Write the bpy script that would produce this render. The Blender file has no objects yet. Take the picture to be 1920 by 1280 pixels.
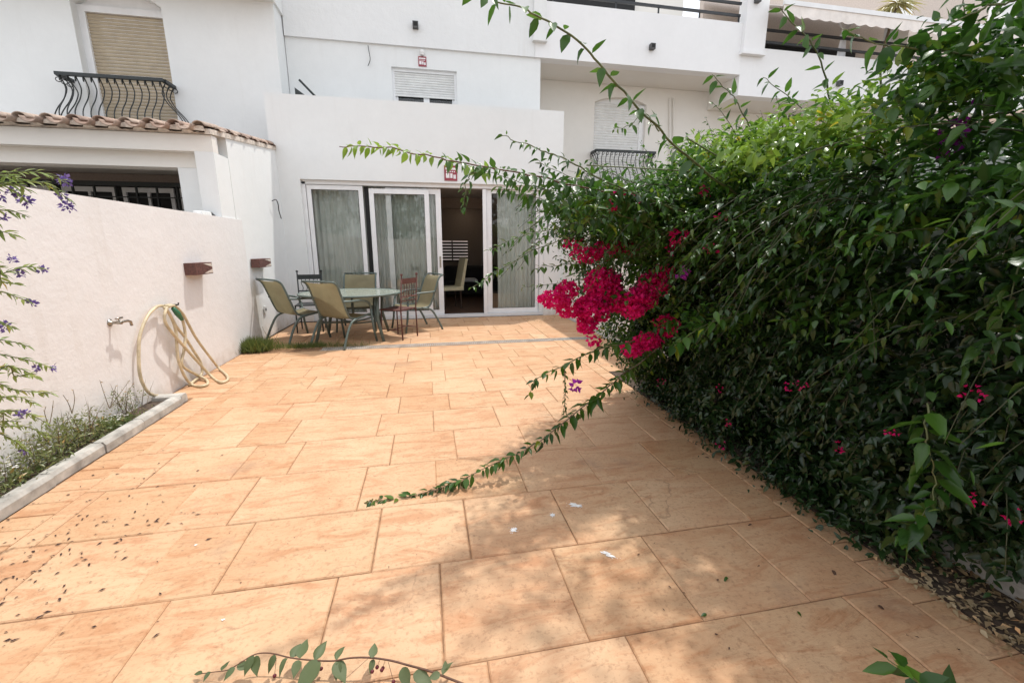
import bpy, math, random
import numpy as np
from mathutils import Vector, Matrix
R = math.radians
rng = np.random.default_rng(7); random.seed(7)
S = bpy.context.scene
COL = S.collection

# ---------------------------------------------------------------- camera, world, sun, exposure
cam = bpy.data.objects.new('camera', bpy.data.cameras.new('camera')); COL.objects.link(cam)
cam.data.sensor_width = 36; cam.data.lens = 799/1920*36
cam.data.clip_start = 0.05; cam.data.clip_end = 500
cam.location = (0, 0, 1.38); cam.rotation_euler = (R(90-12.35), 0, R(-11.1))
S.camera = cam
SUNV = Vector((0.30, 0.25, 1.0)).normalized()
W = bpy.data.worlds.new('World'); S.world = W; W.use_nodes = True
nt = W.node_tree; bg = nt.nodes['Background']
sky = nt.nodes.new('ShaderNodeTexSky'); sky.sky_type = 'NISHITA'; sky.sun_disc = False
sky.sun_elevation = math.asin(SUNV.z); sky.sun_rotation = math.atan2(SUNV.x, SUNV.y)
sky.air_density = 1.0; sky.dust_density = 1.5; sky.ozone_density = 1.0
veil = nt.nodes.new('ShaderNodeMix'); veil.data_type = 'RGBA'; veil.inputs[0].default_value = .8   # thin bright high cloud, even over the whole sky
veil.inputs[7].default_value = (6.0, 6.1, 6.3, 1); nt.links.new(sky.outputs[0], veil.inputs[6]); nt.links.new(veil.outputs[2], bg.inputs[0]); bg.inputs[1].default_value = 0.15
sun = bpy.data.objects.new('sun', bpy.data.lights.new('sun', 'SUN')); COL.objects.link(sun)
sun.data.energy = 1.95; sun.data.angle = R(1.4); sun.data.color = (1.0, 0.96, 0.90)
sun.rotation_euler = SUNV.to_track_quat('Z', 'Y').to_euler()
S.view_settings.view_transform = 'Standard'; S.view_settings.look = 'None'
S.view_settings.gamma = 1; S.view_settings.use_curve_mapping = False
S.view_settings.exposure = 0.80

# ---------------------------------------------------------------- helpers
def tag(o, label=None, cat=None, group=None, kind=None):
    if label: o['label'] = label
    if cat: o['category'] = cat
    if group: o['group'] = group
    if kind: o['kind'] = kind
    return o
def empty(name, loc=(0,0,0), rz=0, parent=None):
    o = bpy.data.objects.new(name, None); COL.objects.link(o)
    o.location = loc; o.rotation_euler = (0, 0, rz); o.empty_display_size = .1
    if parent: o.parent = parent
    return o
def link(name, me, parent=None, loc=None, rot=None, scale=None):
    o = bpy.data.objects.new(name, me); COL.objects.link(o)
    if parent: o.parent = parent
    if loc is not None: o.location = loc
    if rot is not None: o.rotation_euler = rot
    if scale is not None: o.scale = scale
    return o
class MB:
    def __init__(s): s.v = []; s.f = []
    def add(s, vs, fs):
        n = len(s.v); s.v += [tuple(v) for v in vs]; s.f += [tuple(i+n for i in f) for f in fs]; return s
    def box(s, x0, x1, y0, y1, z0, z1):
        return s.add([(x0,y0,z0),(x1,y0,z0),(x1,y1,z0),(x0,y1,z0),(x0,y0,z1),(x1,y0,z1),(x1,y1,z1),(x0,y1,z1)],
                     [(0,3,2,1),(4,5,6,7),(0,1,5,4),(1,2,6,5),(2,3,7,6),(3,0,4,7)])
    def cham(s, x0, x1, y0, y1, z0, z1, c, jit=0):
        j = lambda: random.uniform(-jit, jit)
        X0, X1, Y0, Y1 = x0+j(), x1+j(), y0+j(), y1+j()
        return s.add([(X0,Y0,z0),(X1,Y0,z0),(X1,Y1,z0),(X0,Y1,z0),(X0,Y0,z1-c),(X1,Y0,z1-c),(X1,Y1,z1-c),(X0,Y1,z1-c),
                      (X0+c,Y0+c,z1),(X1-c,Y0+c,z1),(X1-c,Y1-c,z1),(X0+c,Y1-c,z1)],
                     [(0,3,2,1),(0,1,5,4),(1,2,6,5),(2,3,7,6),(3,0,4,7),(4,5,9,8),(5,6,10,9),(6,7,11,10),(7,4,8,11),(8,9,10,11)])
    def tube(s, pts, r, k=8, close=False):
        P = [Vector(p) for p in pts]; n = len(P)
        rr = r if hasattr(r, '__len__') else [r]*n
        T = [(P[(i+1) % n if close else min(i+1, n-1)]-P[(i-1) % n if close else max(i-1, 0)]).normalized() for i in range(n)]
        a = Vector((0,0,1)) if abs(T[0].z) < .9 else Vector((1,0,0))
        u = T[0].cross(a).normalized(); vs = []
        for i in range(n):
            u = (u - T[i]*u.dot(T[i])).normalized(); w = T[i].cross(u)
            for j in range(k):
                t = 2*math.pi*j/k; vs.append(P[i]+(u*math.cos(t)+w*math.sin(t))*rr[i])
        fs = []
        for i in range(n if close else n-1):
            i2 = (i+1) % n
            for j in range(k): fs.append((i*k+j, i*k+(j+1) % k, i2*k+(j+1) % k, i2*k+j))
        if not close: fs += [tuple(range(k-1, -1, -1)), tuple(range((n-1)*k, n*k))]
        return s.add(vs, fs)
    def lathe(s, prof, c=(0,0,0), k=16, ax='z'):
        vs = []; m = len(prof)
        for r, h in prof:
            for j in range(k):
                t = 2*math.pi*j/k; x, y = r*math.cos(t), r*math.sin(t)
                p = (x, y, h) if ax == 'z' else ((h, x, y) if ax == 'x' else (x, h, y))
                vs.append((p[0]+c[0], p[1]+c[1], p[2]+c[2]))
        fs = [(i*k+j, i*k+(j+1) % k, (i+1)*k+(j+1) % k, (i+1)*k+j) for i in range(m-1) for j in range(k)]
        fs += [tuple(range(k-1, -1, -1)), tuple(range((m-1)*k, m*k))]
        return s.add(vs, fs)
    def prism(s, poly, y0, y1):     # polygon in x,z extruded along y
        n = len(poly)
        vs = [(x, y0, z) for x, z in poly]+[(x, y1, z) for x, z in poly]
        return s.add(vs, [tuple(range(n)), tuple(range(2*n-1, n-1, -1))]+[(i, (i+1) % n+0, (i+1) % n+n, i+n)[::-1] for i in range(n)])
    def mesh(s, name, mat, smooth=False):
        me = bpy.data.meshes.new(name); me.from_pydata(s.v, [], s.f); me.update()
        if mat: me.materials.append(mat)
        if smooth:
            me.polygons.foreach_set('use_smooth', [True]*len(me.polygons))
        return me
    def build(s, name, mat, parent=None, loc=None, rot=None, smooth=False):
        return link(name, s.mesh(name, mat, smooth), parent, loc, rot)
def smooth_path(pts, n=6):
    P = [np.array(p, float) for p in pts]; out = []
    for i in range(len(P)-1):
        p0 = P[max(i-1,0)]; p1 = P[i]; p2 = P[i+1]; p3 = P[min(i+2, len(P)-1)]
        for k in range(n):
            t = k/n; out.append(.5*((2*p1)+(-p0+p2)*t+(2*p0-5*p1+4*p2-p3)*t*t+(-p0+3*p1-3*p2+p3)*t**3))
    out.append(P[-1]); return np.array(out)
def hole_wall(mb, x0, x1, z0, z1, y0, y1, hx0, hx1, hz0, hz1):
    if hx0 > x0: mb.box(x0, hx0, y0, y1, z0, z1)
    if hx1 < x1: mb.box(hx1, x1, y0, y1, z0, z1)
    if hz0 > z0: mb.box(hx0, hx1, y0, y1, z0, hz0)
    if hz1 < z1: mb.box(hx0, hx1, y0, y1, hz1, z1)

# ---------------------------------------------------------------- materials
def newmat(name):
    m = bpy.data.materials.new(name); m.use_nodes = True
    n = m.node_tree.nodes; l = m.node_tree.links; b = n['Principled BSDF']; return m, n, l, b
def noise(n, l, vec, scale, detail=6, rough=.6, dist=0):
    t = n.new('ShaderNodeTexNoise'); t.inputs['Scale'].default_value = scale; t.inputs['Detail'].default_value = detail
    t.inputs['Roughness'].default_value = rough; t.inputs['Distortion'].default_value = dist
    if vec is not None: l.new(vec, t.inputs['Vector'])
    return t.outputs['Fac']
def ramp(n, l, fac, stops):
    r = n.new('ShaderNodeValToRGB'); e = r.color_ramp.elements
    while len(e) < len(stops): e.new(.5)
    for i, (p, c) in enumerate(stops): e[i].position = p; e[i].color = (*c, 1) if len(c) == 3 else c
    l.new(fac, r.inputs[0]); return r.outputs[0]
def mixc(n, l, fac, a, b, mode='MIX'):
    m = n.new('ShaderNodeMix'); m.data_type = 'RGBA'; m.blend_type = mode
    if isinstance(fac, (int, float)): m.inputs[0].default_value = fac
    else: l.new(fac, m.inputs[0])
    for i, c in ((6, a), (7, b)):
        if isinstance(c, tuple): m.inputs[i].default_value = (*c, 1)
        else: l.new(c, m.inputs[i])
    return m.outputs[2]
def bump(n, l, b, h, strength=.3, dist=.01):
    x = n.new('ShaderNodeBump'); x.inputs['Strength'].default_value = strength; x.inputs['Distance'].default_value = dist
    l.new(h, x.inputs['Height']); l.new(x.outputs[0], b.inputs['Normal']); return x
def wpos(n, l, scale=(1,1,1), rot=(0,0,0)):
    g = n.new('ShaderNodeNewGeometry'); m = n.new('ShaderNodeMapping'); m.inputs['Scale'].default_value = scale
    m.inputs['Rotation'].default_value = rot; l.new(g.outputs['Position'], m.inputs[0]); return m.outputs[0]
def simple(name, col, rough=.5, metal=0, var=.08, scale=30, bmp=.0, spec=.5):
    m, n, l, b = newmat(name); p = wpos(n, l)
    f = noise(n, l, p, scale, 4)
    d = tuple(c*(1-var*2) for c in col); u = tuple(min(1, c*(1+var)) for c in col)
    l.new(ramp(n, l, f, [(.3, d), (.7, u)]), b.inputs['Base Color'])
    b.inputs['Roughness'].default_value = rough; b.inputs['Metallic'].default_value = metal
    b.inputs['Specular IOR Level'].default_value = spec
    if bmp: bump(n, l, b, f, bmp, .003)
    return m
def plaster(name, col, grime=(.5,.47,.42), gamt=.35, bs=.35, fine=70):
    m, n, l, b = newmat(name); p = wpos(n, l)
    big = noise(n, l, p, 1.1, 5, .65); fin = noise(n, l, p, fine, 4, .6); mid = noise(n, l, p, 8, 5, .6)
    streak = noise(n, l, wpos(n, l, (5, 5, .45)), 1.0, 5, .7)
    c = ramp(n, l, big, [(.25, tuple(x*.93 for x in col)), (.75, col)])
    c = mixc(n, l, ramp(n, l, mid, [(.35, (0,0,0)), (.8, (.35,.35,.35))]), c, tuple(x*.9 for x in col))
    st = n.new('ShaderNodeMath'); st.operation = 'MULTIPLY'; st.inputs[1].default_value = gamt
    l.new(ramp(n, l, streak, [(.56, (0,0,0)), (.82, (1,1,1))]), st.inputs[0])
    c = mixc(n, l, st.outputs[0], c, grime)
    sx = n.new('ShaderNodeSeparateXYZ'); l.new(p, sx.inputs[0])
    mz = n.new('ShaderNodeMapRange'); mz.inputs[1].default_value = .45; mz.inputs[2].default_value = 0; mz.inputs[3].default_value = -.35; mz.inputs[4].default_value = .35; l.new(sx.outputs[2], mz.inputs[0])
    az = n.new('ShaderNodeMath'); az.operation = 'ADD'; l.new(mz.outputs[0], az.inputs[0]); l.new(mid, az.inputs[1])
    c = mixc(n, l, ramp(n, l, az.outputs[0], [(.55, (0,0,0)), (.95, (.5,.5,.5))]), c, (.50,.43,.36))
    l.new(c, b.inputs['Base Color']); b.inputs['Roughness'].default_value = .92; b.inputs['Specular IOR Level'].default_value = .2
    a = n.new('ShaderNodeMath'); a.operation = 'ADD'; l.new(fin, a.inputs[0]); mm = n.new('ShaderNodeMath'); mm.operation = 'MULTIPLY'; mm.inputs[1].default_value = 2.5
    l.new(mid, mm.inputs[0]); l.new(mm.outputs[0], a.inputs[1]); bump(n, l, b, a.outputs[0], bs, .006)
    return m
M = {}
M['plaster'] = plaster('white_plaster', (.79,.80,.79), gamt=.14, bs=.22)
M['plaster_rough'] = plaster('rough_white_plaster', (.78,.79,.785), gamt=.22, bs=.6, fine=38)
M['plaster_warm'] = plaster('garden_wall_plaster', (.775,.755,.74), grime=(.55,.5,.44), gamt=.36, bs=.35, fine=30)
M['plaster_bright'] = plaster('smooth_white_plaster', (.85,.85,.85), gamt=.10, bs=.15)
M['plaster_cream'] = plaster('cream_plaster', (.80,.77,.72), gamt=.06, bs=.15)
# garden wall: low damp bluish stains near the ground level at the planter
def paver(name, base, dark, lite):
    m, n, l, b = newmat(name)
    oi = n.new('ShaderNodeObjectInfo'); g = n.new('ShaderNodeNewGeometry')
    off = n.new('ShaderNodeVectorMath'); off.operation = 'SCALE'; off.inputs[0].default_value = (37, 21, 9); l.new(oi.outputs['Random'], off.inputs['Scale'])
    ad = n.new('ShaderNodeVectorMath'); ad.operation = 'ADD'; l.new(g.outputs['Position'], ad.inputs[0]); l.new(off.outputs[0], ad.inputs[1])
    mp = n.new('ShaderNodeMapping'); mp.inputs['Rotation'].default_value = (0,0,R(-32)); mp.inputs['Scale'].default_value = (.55,2.0,1); l.new(ad.outputs[0], mp.inputs[0])
    big = noise(n, l, ad.outputs[0], 2.2, 5, .6, .5); st = noise(n, l, mp.outputs[0], 5.0, 10, .74, .9); fi = noise(n, l, ad.outputs[0], 55, 5, .7)
    wide = noise(n, l, g.outputs['Position'], 1.3, 6, .7)
    c = ramp(n, l, big, [(.3, base), (.72, lite)])
    c = mixc(n, l, ramp(n, l, st, [(.49, (0,0,0)), (.62, (.62,.62,.62))]), c, dark)
    c = mixc(n, l, ramp(n, l, st, [(.30, (.5,.5,.5)), (.44, (0,0,0))]), c, lite)
    c = mixc(n, l, ramp(n, l, fi, [(.52, (0,0,0)), (.70, (.5,.5,.5))]), c, tuple(x*.55 for x in dark))
    c = mixc(n, l, ramp(n, l, wide, [(.58, (0,0,0)), (.72, (.55,.55,.55))]), c, (.30,.19,.13))
    vo = n.new('ShaderNodeTexVoronoi'); vo.feature = 'DISTANCE_TO_EDGE'; vo.inputs['Scale'].default_value = 1.1
    dm = n.new('ShaderNodeVectorMath'); dm.operation = 'MULTIPLY_ADD'; dm.inputs[1].default_value = (.35,.35,.35); tn = n.new('ShaderNodeTexNoise'); tn.inputs['Scale'].default_value = 3.5; tn.inputs['Detail'].default_value = 6
    l.new(ad.outputs[0], tn.inputs['Vector']); l.new(tn.outputs['Color'], dm.inputs[0]); l.new(ad.outputs[0], dm.inputs[2]); l.new(dm.outputs[0], vo.inputs['Vector'])
    ck = n.new('ShaderNodeMath'); ck.operation = 'MULTIPLY'; l.new(ramp(n, l, vo.outputs[0], [(0, (1,1,1)), (.006, (0,0,0))]), ck.inputs[0]); l.new(ramp(n, l, big, [(.5, (0,0,0)), (.62, (.55,.55,.55))]), ck.inputs[1])
    c = mixc(n, l, ck.outputs[0], c, (.22,.11,.06))
    hv = n.new('ShaderNodeHueSaturation'); l.new(c, hv.inputs['Color'])
    mr = n.new('ShaderNodeMapRange'); mr.inputs[3].default_value = .93; mr.inputs[4].default_value = 1.05; l.new(oi.outputs['Random'], mr.inputs[0]); l.new(mr.outputs[0], hv.inputs['Value'])
    mr2 = n.new('ShaderNodeMapRange'); mr2.inputs[3].default_value = 1.03; mr2.inputs[4].default_value = .97; l.new(oi.outputs['Random'], mr2.inputs[0]); l.new(mr2.outputs[0], hv.inputs['Saturation'])
    l.new(hv.outputs[0], b.inputs['Base Color']); b.inputs['Roughness'].default_value = .62; b.inputs['Specular IOR Level'].default_value = .35
    a = n.new('ShaderNodeMath'); a.operation = 'ADD'; k = n.new('ShaderNodeMath'); k.operation = 'MULTIPLY'; k.inputs[1].default_value = .25
    l.new(fi, k.inputs[0]); l.new(st, a.inputs[0]); l.new(k.outputs[0], a.inputs[1]); bump(n, l, b, a.outputs[0], .6, .014)
    return m
M['paver'] = paver('stamped_paver', (.54,.31,.17), (.43,.19,.085), (.62,.415,.25))
M['joint'] = simple('paver_joint', (.30,.165,.085), .9, var=.25, scale=20)
M['concrete'] = simple('kerb_concrete', (.46,.44,.40), .9, var=.22, scale=9, bmp=.5)
M['soil'] = simple('soil', (.10,.07,.05), 1, var=.4, scale=25, bmp=.8)
M['ground'] = simple('ground', (.25,.2,.15), 1, var=.3, scale=3)
M['mulch'] = simple('dry_mulch', (.32,.22,.12), .8, var=.45, scale=60)
def terracotta():
    m, n, l, b = newmat('terracotta'); oi = n.new('ShaderNodeObjectInfo'); p = wpos(n, l)
    c = ramp(n, l, oi.outputs['Random'], [(0, (.38,.25,.19)), (.5, (.46,.36,.29)), (1, (.30,.20,.16))])
    c = mixc(n, l, ramp(n, l, noise(n, l, p, 14, 5), [(.45, (0,0,0)), (.7, (.8,.8,.8))]), c, (.2,.15,.12))
    l.new(c, b.inputs['Base Color']); b.inputs['Roughness'].default_value = .85; bump(n, l, b, noise(n, l, p, 60), .4, .005); return m
M['terracotta'] = terracotta()
M['mortar'] = simple('pale_mortar', (.66,.58,.50), .9, var=.2, scale=18, bmp=.4)
M['lamp_clay'] = simple('brown_clay', (.13,.055,.045), .6, var=.25, scale=40)
M['iron'] = simple('black_iron', (.02,.025,.025), .45, var=.2, spec=.5)
M['rail_black'] = simple('black_rail', (.025,.027,.03), .4)
M['green_metal'] = simple('green_grey_metal', (.10,.135,.12), .42, var=.12, scale=25)
M['rust'] = simple('rusty_red_iron', (.13,.05,.04), .75, var=.35, scale=45, bmp=.4)
M['pvc'] = simple('white_pvc', (.80,.80,.80), .32, var=.03, scale=5)
M['pvc_line'] = simple('grey_gasket', (.08,.08,.08), .6)
M['shutter_tan'] = simple('tan_shutter', (.42,.345,.24), .55, var=.07, scale=6)
M['shutter_white'] = simple('white_shutter', (.72,.72,.70), .5, var=.05, scale=6)
M['hose'] = simple('cream_hose', (.60,.50,.33), .42, var=.14, scale=14)
M['chrome'] = simple('dull_brass', (.42,.38,.33), .28, 1, var=.15)
M['nozzle'] = simple('green_plastic', (.03,.16,.08), .4)
M['white_plastic'] = simple('white_plastic', (.75,.75,.73), .4)
M['beige'] = simple('beige_render', (.58,.50,.44), .9)
M['dark'] = simple('dark_opening', (.015,.015,.015), .8)
M['cable'] = simple('black_cable', (.02,.02,.02), .5)
M['sign_red'] = simple('sign_red', (.30,.045,.065), .5)
M['sign_white'] = simple('sign_white', (.8,.76,.76), .4)
M['tabletop'] = simple('frosted_table_glass', (.29,.32,.27), .2, var=.05, scale=12)
M['awning'] = simple('awning_fabric', (.82,.76,.71), .9, var=.06, scale=5)
M['curtain_white'] = simple('white_cloth', (.8,.8,.82), .9, var=.04)
M['wood_floor'] = simple('dark_wood_floor', (.12,.06,.035), .35, var=.3, scale=9)
M['room_wall'] = simple('room_wall', (.35,.28,.24), .9)
M['room_ceiling'] = simple('room_ceiling', (.5,.46,.44), .9)
M['dark_wood'] = simple('dark_wood', (.05,.025,.015), .4)
M['cream_leather'] = simple('cream_leather', (.72,.64,.42), .45)
M['sofa'] = simple('charcoal_sofa', (.03,.028,.028), .9)
M['bark'] = simple('brown_bark', (.13,.085,.05), .9, var=.3, scale=30, bmp=.5)
M['stem_green'] = simple('green_stem', (.13,.15,.06), .6, var=.25, scale=30)
M['twig_dark'] = simple('dark_twig', (.06,.065,.03), .7, var=.2)
M['stem_red'] = simple('reddish_stem', (.13,.06,.035), .6, var=.2, scale=30)
M['stem_dry'] = simple('dry_stem', (.22,.17,.11), .9, var=.3, scale=40)
M['berry'] = simple('dark_berry', (.12,.01,.02), .35)
M['splash'] = simple('white_splash', (.82,.8,.78), .8, var=.1, scale=60)
M['litter'] = simple('dried_litter', (.045,.018,.014), .8, var=.4, scale=80)
def sling():
    m, n, l, b = newmat('olive_sling_mesh')
    w1 = n.new('ShaderNodeTexWave'); w1.inputs['Scale'].default_value = 90; w1.bands_direction = 'Z'
    tc = n.new('ShaderNodeTexCoord'); l.new(tc.outputs['Object'], w1.inputs[0])
    p = wpos(n, l); c = mixc(n, l, .25, ramp(n, l, noise(n, l, p, 6), [(.3, (.25,.215,.12)), (.7, (.34,.30,.175))]), (.16,.15,.10))
    l.new(c, b.inputs['Base Color']); b.inputs['Roughness'].default_value = .75
    t = n.new('ShaderNodeBsdfTranslucent'); l.new(c, t.inputs[0]); x = n.new('ShaderNodeMixShader'); x.inputs[0].default_value = .3
    o = n['Material Output']; l.new(b.outputs[0], x.inputs[1]); l.new(t.outputs[0], x.inputs[2]); l.new(x.outputs[0], o.inputs[0])
    bump(n, l, b, w1.outputs[1], .2, .001); return m
M['sling'] = sling()
def curtain():
    m, n, l, b = newmat('sheer_curtain'); p = wpos(n, l, (1,1,.15))
    c = ramp(n, l, noise(n, l, p, 16, 3), [(.3, (.74,.77,.72)), (.7, (.88,.90,.86))])
    l.new(c, b.inputs['Base Color']); b.inputs['Roughness'].default_value = .9
    t = n.new('ShaderNodeBsdfTranslucent'); l.new(c, t.inputs[0]); x = n.new('ShaderNodeMixShader'); x.inputs[0].default_value = .3
    o = n['Material Output']; l.new(b.outputs[0], x.inputs[1]); l.new(t.outputs[0], x.inputs[2]); l.new(x.outputs[0], o.inputs[0]); return m
M['curtain'] = curtain()
def glass():
    m, n, l, b = newmat('window_glass'); n.remove(b)
    tr = n.new('ShaderNodeBsdfTransparent'); tr.inputs[0].default_value = (.97,.985,.975,1)
    gl = n.new('ShaderNodeBsdfGlossy'); gl.inputs['Roughness'].default_value = .02
    fr = n.new('ShaderNodeFresnel'); fr.inputs[0].default_value = 1.6
    mm = n.new('ShaderNodeMath'); mm.operation = 'MULTIPLY_ADD'; mm.inputs[1].default_value = .6; mm.inputs[2].default_value = .01
    x = n.new('ShaderNodeMixShader'); l.new(fr.outputs[0], mm.inputs[0]); l.new(mm.outputs[0], x.inputs[0])
    l.new(tr.outputs[0], x.inputs[1]); l.new(gl.outputs[0], x.inputs[2]); l.new(x.outputs[0], n['Material Output'].inputs[0]); return m
M['glass'] = glass()
def emis(name, col, s):
    m, n, l, b = newmat(name); b.inputs['Emission Color'].default_value = (*col,1); b.inputs['Emission Strength'].default_value = s; b.inputs['Base Color'].default_value = (*col,1); return m
M['lit'] = emis('daylight_gap', (1,.9,.85), .14)
M['spot'] = emis('ceiling_spot', (1,.85,.65), 5)
def leafmat(name, a, bcol, c3, trans=.35, rough=.32, spec=.5, tcol=1.6, nscale=1.2, old=True):
    m, n, l, b = newmat(name); g = n.new('ShaderNodeNewGeometry')
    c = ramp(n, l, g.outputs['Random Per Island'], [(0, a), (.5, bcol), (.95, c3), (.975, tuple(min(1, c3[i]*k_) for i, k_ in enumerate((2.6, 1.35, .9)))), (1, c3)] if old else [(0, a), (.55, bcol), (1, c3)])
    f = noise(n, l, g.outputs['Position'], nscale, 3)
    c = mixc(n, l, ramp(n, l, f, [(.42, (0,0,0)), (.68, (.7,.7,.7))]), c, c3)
    l.new(c, b.inputs['Base Color']); b.inputs['Roughness'].default_value = rough; b.inputs['Specular IOR Level'].default_value = spec
    t = n.new('ShaderNodeBsdfTranslucent'); sc = n.new('ShaderNodeVectorMath'); sc.operation = 'SCALE'; sc.inputs['Scale'].default_value = tcol
    l.new(c, sc.inputs[0]); l.new(sc.outputs[0], t.inputs[0])
    x = n.new('ShaderNodeMixShader'); x.inputs[0].default_value = trans
    o = n['Material Output']; l.new(b.outputs[0], x.inputs[1]); l.new(t.outputs[0], x.inputs[2]); l.new(x.outputs[0], o.inputs[0])
    bump(n, l, b, noise(n, l, g.outputs['Position'], 90, 2), .25, .002)
    return m
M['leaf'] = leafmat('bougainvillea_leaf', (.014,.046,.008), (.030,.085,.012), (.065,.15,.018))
M['leaf_dark'] = leafmat('shade_toned_leaf', (.009,.026,.008), (.015,.040,.011), (.026,.058,.014), trans=.15)  # shade of the lower hedge put into a darker leaf colour
M['leaf_half_shade'] = leafmat('half_shade_toned_leaf', (.012,.036,.009), (.022,.06,.012), (.045,.095,.016), trans=.25)  # same leaf, half shade of the middle tiers put into its colour
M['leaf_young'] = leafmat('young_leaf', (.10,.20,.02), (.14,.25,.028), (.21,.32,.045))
M['leaf_cut'] = leafmat('wilting_leaf', (.04,.075,.025), (.07,.11,.04), (.13,.14,.06), trans=.15, rough=.6)
M['duranta_leaf'] = leafmat('duranta_leaf', (.11,.17,.045), (.16,.23,.06), (.24,.30,.09))
M['bract'] = leafmat('magenta_bract', (.54,.003,.105), (.76,.006,.165), (.88,.03,.27), trans=.4, rough=.6, spec=.2, tcol=1.1, nscale=6, old=False)
M['bract_purple'] = leafmat('purple_bract', (.28,.02,.32), (.38,.03,.40), (.5,.05,.5), trans=.35, rough=.6, spec=.2, tcol=1.0, old=False)
M['duranta_flower'] = leafmat('violet_flower', (.09,.06,.22), (.14,.09,.32), (.24,.17,.45), trans=.3, rough=.6, spec=.2, tcol=1.0, old=False)
M['grass'] = leafmat('grass_blade', (.06,.10,.02), (.09,.14,.03), (.16,.18,.05))
M['groundcover'] = leafmat('groundcover_leaf', (.07,.12,.03), (.12,.17,.05), (.24,.24,.10))
M['daisy'] = simple('daisy_petal', (.75,.72,.68), .8)
M['dryleaf'] = leafmat('dry_leaf', (.20,.12,.05), (.32,.22,.11), (.5,.4,.25), trans=.1, rough=.7)

# ---------------------------------------------------------------- leaf machinery
def unit(a): return a/np.maximum(np.linalg.norm(a, axis=-1, keepdims=True), 1e-9)
def leaf_tpl(w=.55, fold=.14, droop=.22, rows=(0,.16,.42,.74,1), prof=(0,.78,1,.55,0), wave=0):
    v = []; f = []; idx = []
    for t, p in zip(rows, prof):
        z = -droop*t*t
        if p == 0: idx.append((len(v),)); v.append((0, t, z))
        else:
            n = len(v); idx.append((n, n+1, n+2)); h = w*.5*p
            v += [(-h, t, z+fold*p*.5+wave*math.sin(t*9)), (0, t, z), (h, t, z+fold*p*.5+wave*math.cos(t*8))]
    for i in range(len(idx)-1):
        a, b = idx[i], idx[i+1]
        if len(a) == 1: f += [(a[0], b[1], b[0]), (a[0], b[2], b[1])]
        elif len(b) == 1: f += [(a[0], a[1], b[0]), (a[1], a[2], b[0])]
        else: f += [(a[0], a[1], b[1], b[0]), (a[1], a[2], b[2], b[1])]
    return np.array(v, float), f
TPL = leaf_tpl(w=.48, fold=.2, droop=.3); TPLS = [leaf_tpl(w=w_, fold=f_, droop=d_) for w_, f_, d_ in ((.46,.18,.22),(.42,.30,.5),(.54,.10,.12),(.40,.24,-.12))]; TPL_LOW = leaf_tpl(rows=(0,.35,1), prof=(0,1,0)); TPL_NARROW = leaf_tpl(w=.3, fold=.08, droop=.3)
TPL_BRACT = leaf_tpl(w=.78, fold=.35, droop=-.1, rows=(0,.4,1), prof=(0,1,0))
TPL_BIG = leaf_tpl(w=.56, fold=.13, droop=.26, rows=(0,.08,.2,.36,.55,.75,.9,1), prof=(0,.5,.88,1,.88,.5,.18,0), wave=.012)
def frames(D, N):
    D = unit(D); X = unit(np.cross(D, N)); Z = np.cross(X, D); return X, D, Z
class Leaves:
    def __init__(s): s.P = []; s.D = []; s.N = []; s.L = []
    def add(s, P, D, N, L):
        s.P.append(np.atleast_2d(P)); s.D.append(np.atleast_2d(D)); s.N.append(np.atleast_2d(N)); s.L.append(np.atleast_1d(L)); return s
    def cat(s):
        return np.vstack(s.P), np.vstack(s.D), np.vstack(s.N), np.concatenate(s.L)
def leaf_mesh(name, mat, P, D, N, L, tpl):
    V, F = tpl; X, Y, Z = frames(D, N); n = len(P); k = len(V)
    vs = P[:,None,:]+L[:,None,None]*(V[None,:,0:1]*X[:,None,:]+V[None,:,1:2]*Y[:,None,:]+V[None,:,2:3]*Z[:,None,:])
    vs = vs.reshape(-1, 3).astype(np.float32)
    loops = np.array([i for f in F for i in f]); starts = np.cumsum([0]+[len(f) for f in F])[:-1]; tot = len(loops)
    me = bpy.data.meshes.new(name); me.vertices.add(n*k); me.vertices.foreach_set('co', vs.ravel())
    al = (loops[None,:]+np.arange(n)[:,None]*k).ravel(); st = (starts[None,:]+np.arange(n)[:,None]*tot).ravel()
    me.loops.add(len(al)); me.loops.foreach_set('vertex_index', al.astype(np.int32))
    me.polygons.add(len(st)); me.polygons.foreach_set('loop_start', st.astype(np.int32))
    me.polygons.foreach_set('use_smooth', np.ones(len(st), bool))
    me.update(calc_edges=True); me.validate(); me.materials.append(mat); return me
def foliage(name, mat, LV, parent, tpl=TPL, stuff=True):
    P, D, N, L = LV.cat()
    if tpl is TPL and len(P) > 50:      # mix four leaf shapes in one mesh
        parts = np.array_split(rng.permutation(len(P)), 4); ms = [leaf_mesh(name, mat, P[q], D[q], N[q], L[q], t_) for q, t_ in zip(parts, TPLS)]
        import bmesh
        bm_ = bmesh.new()
        for m_ in ms: bm_.from_mesh(m_)
        me = bpy.data.meshes.new(name); bm_.to_mesh(me); bm_.free(); me.materials.append(mat)
        for m_ in ms: bpy.data.meshes.remove(m_)
        o = link(name, me, parent)
    else: o = link(name, leaf_mesh(name, mat, P, D, N, L, tpl), parent)
    if stuff: o['kind'] = 'stuff'
    return o
def rdir(n): return unit(rng.normal(size=(n,3)))
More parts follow.
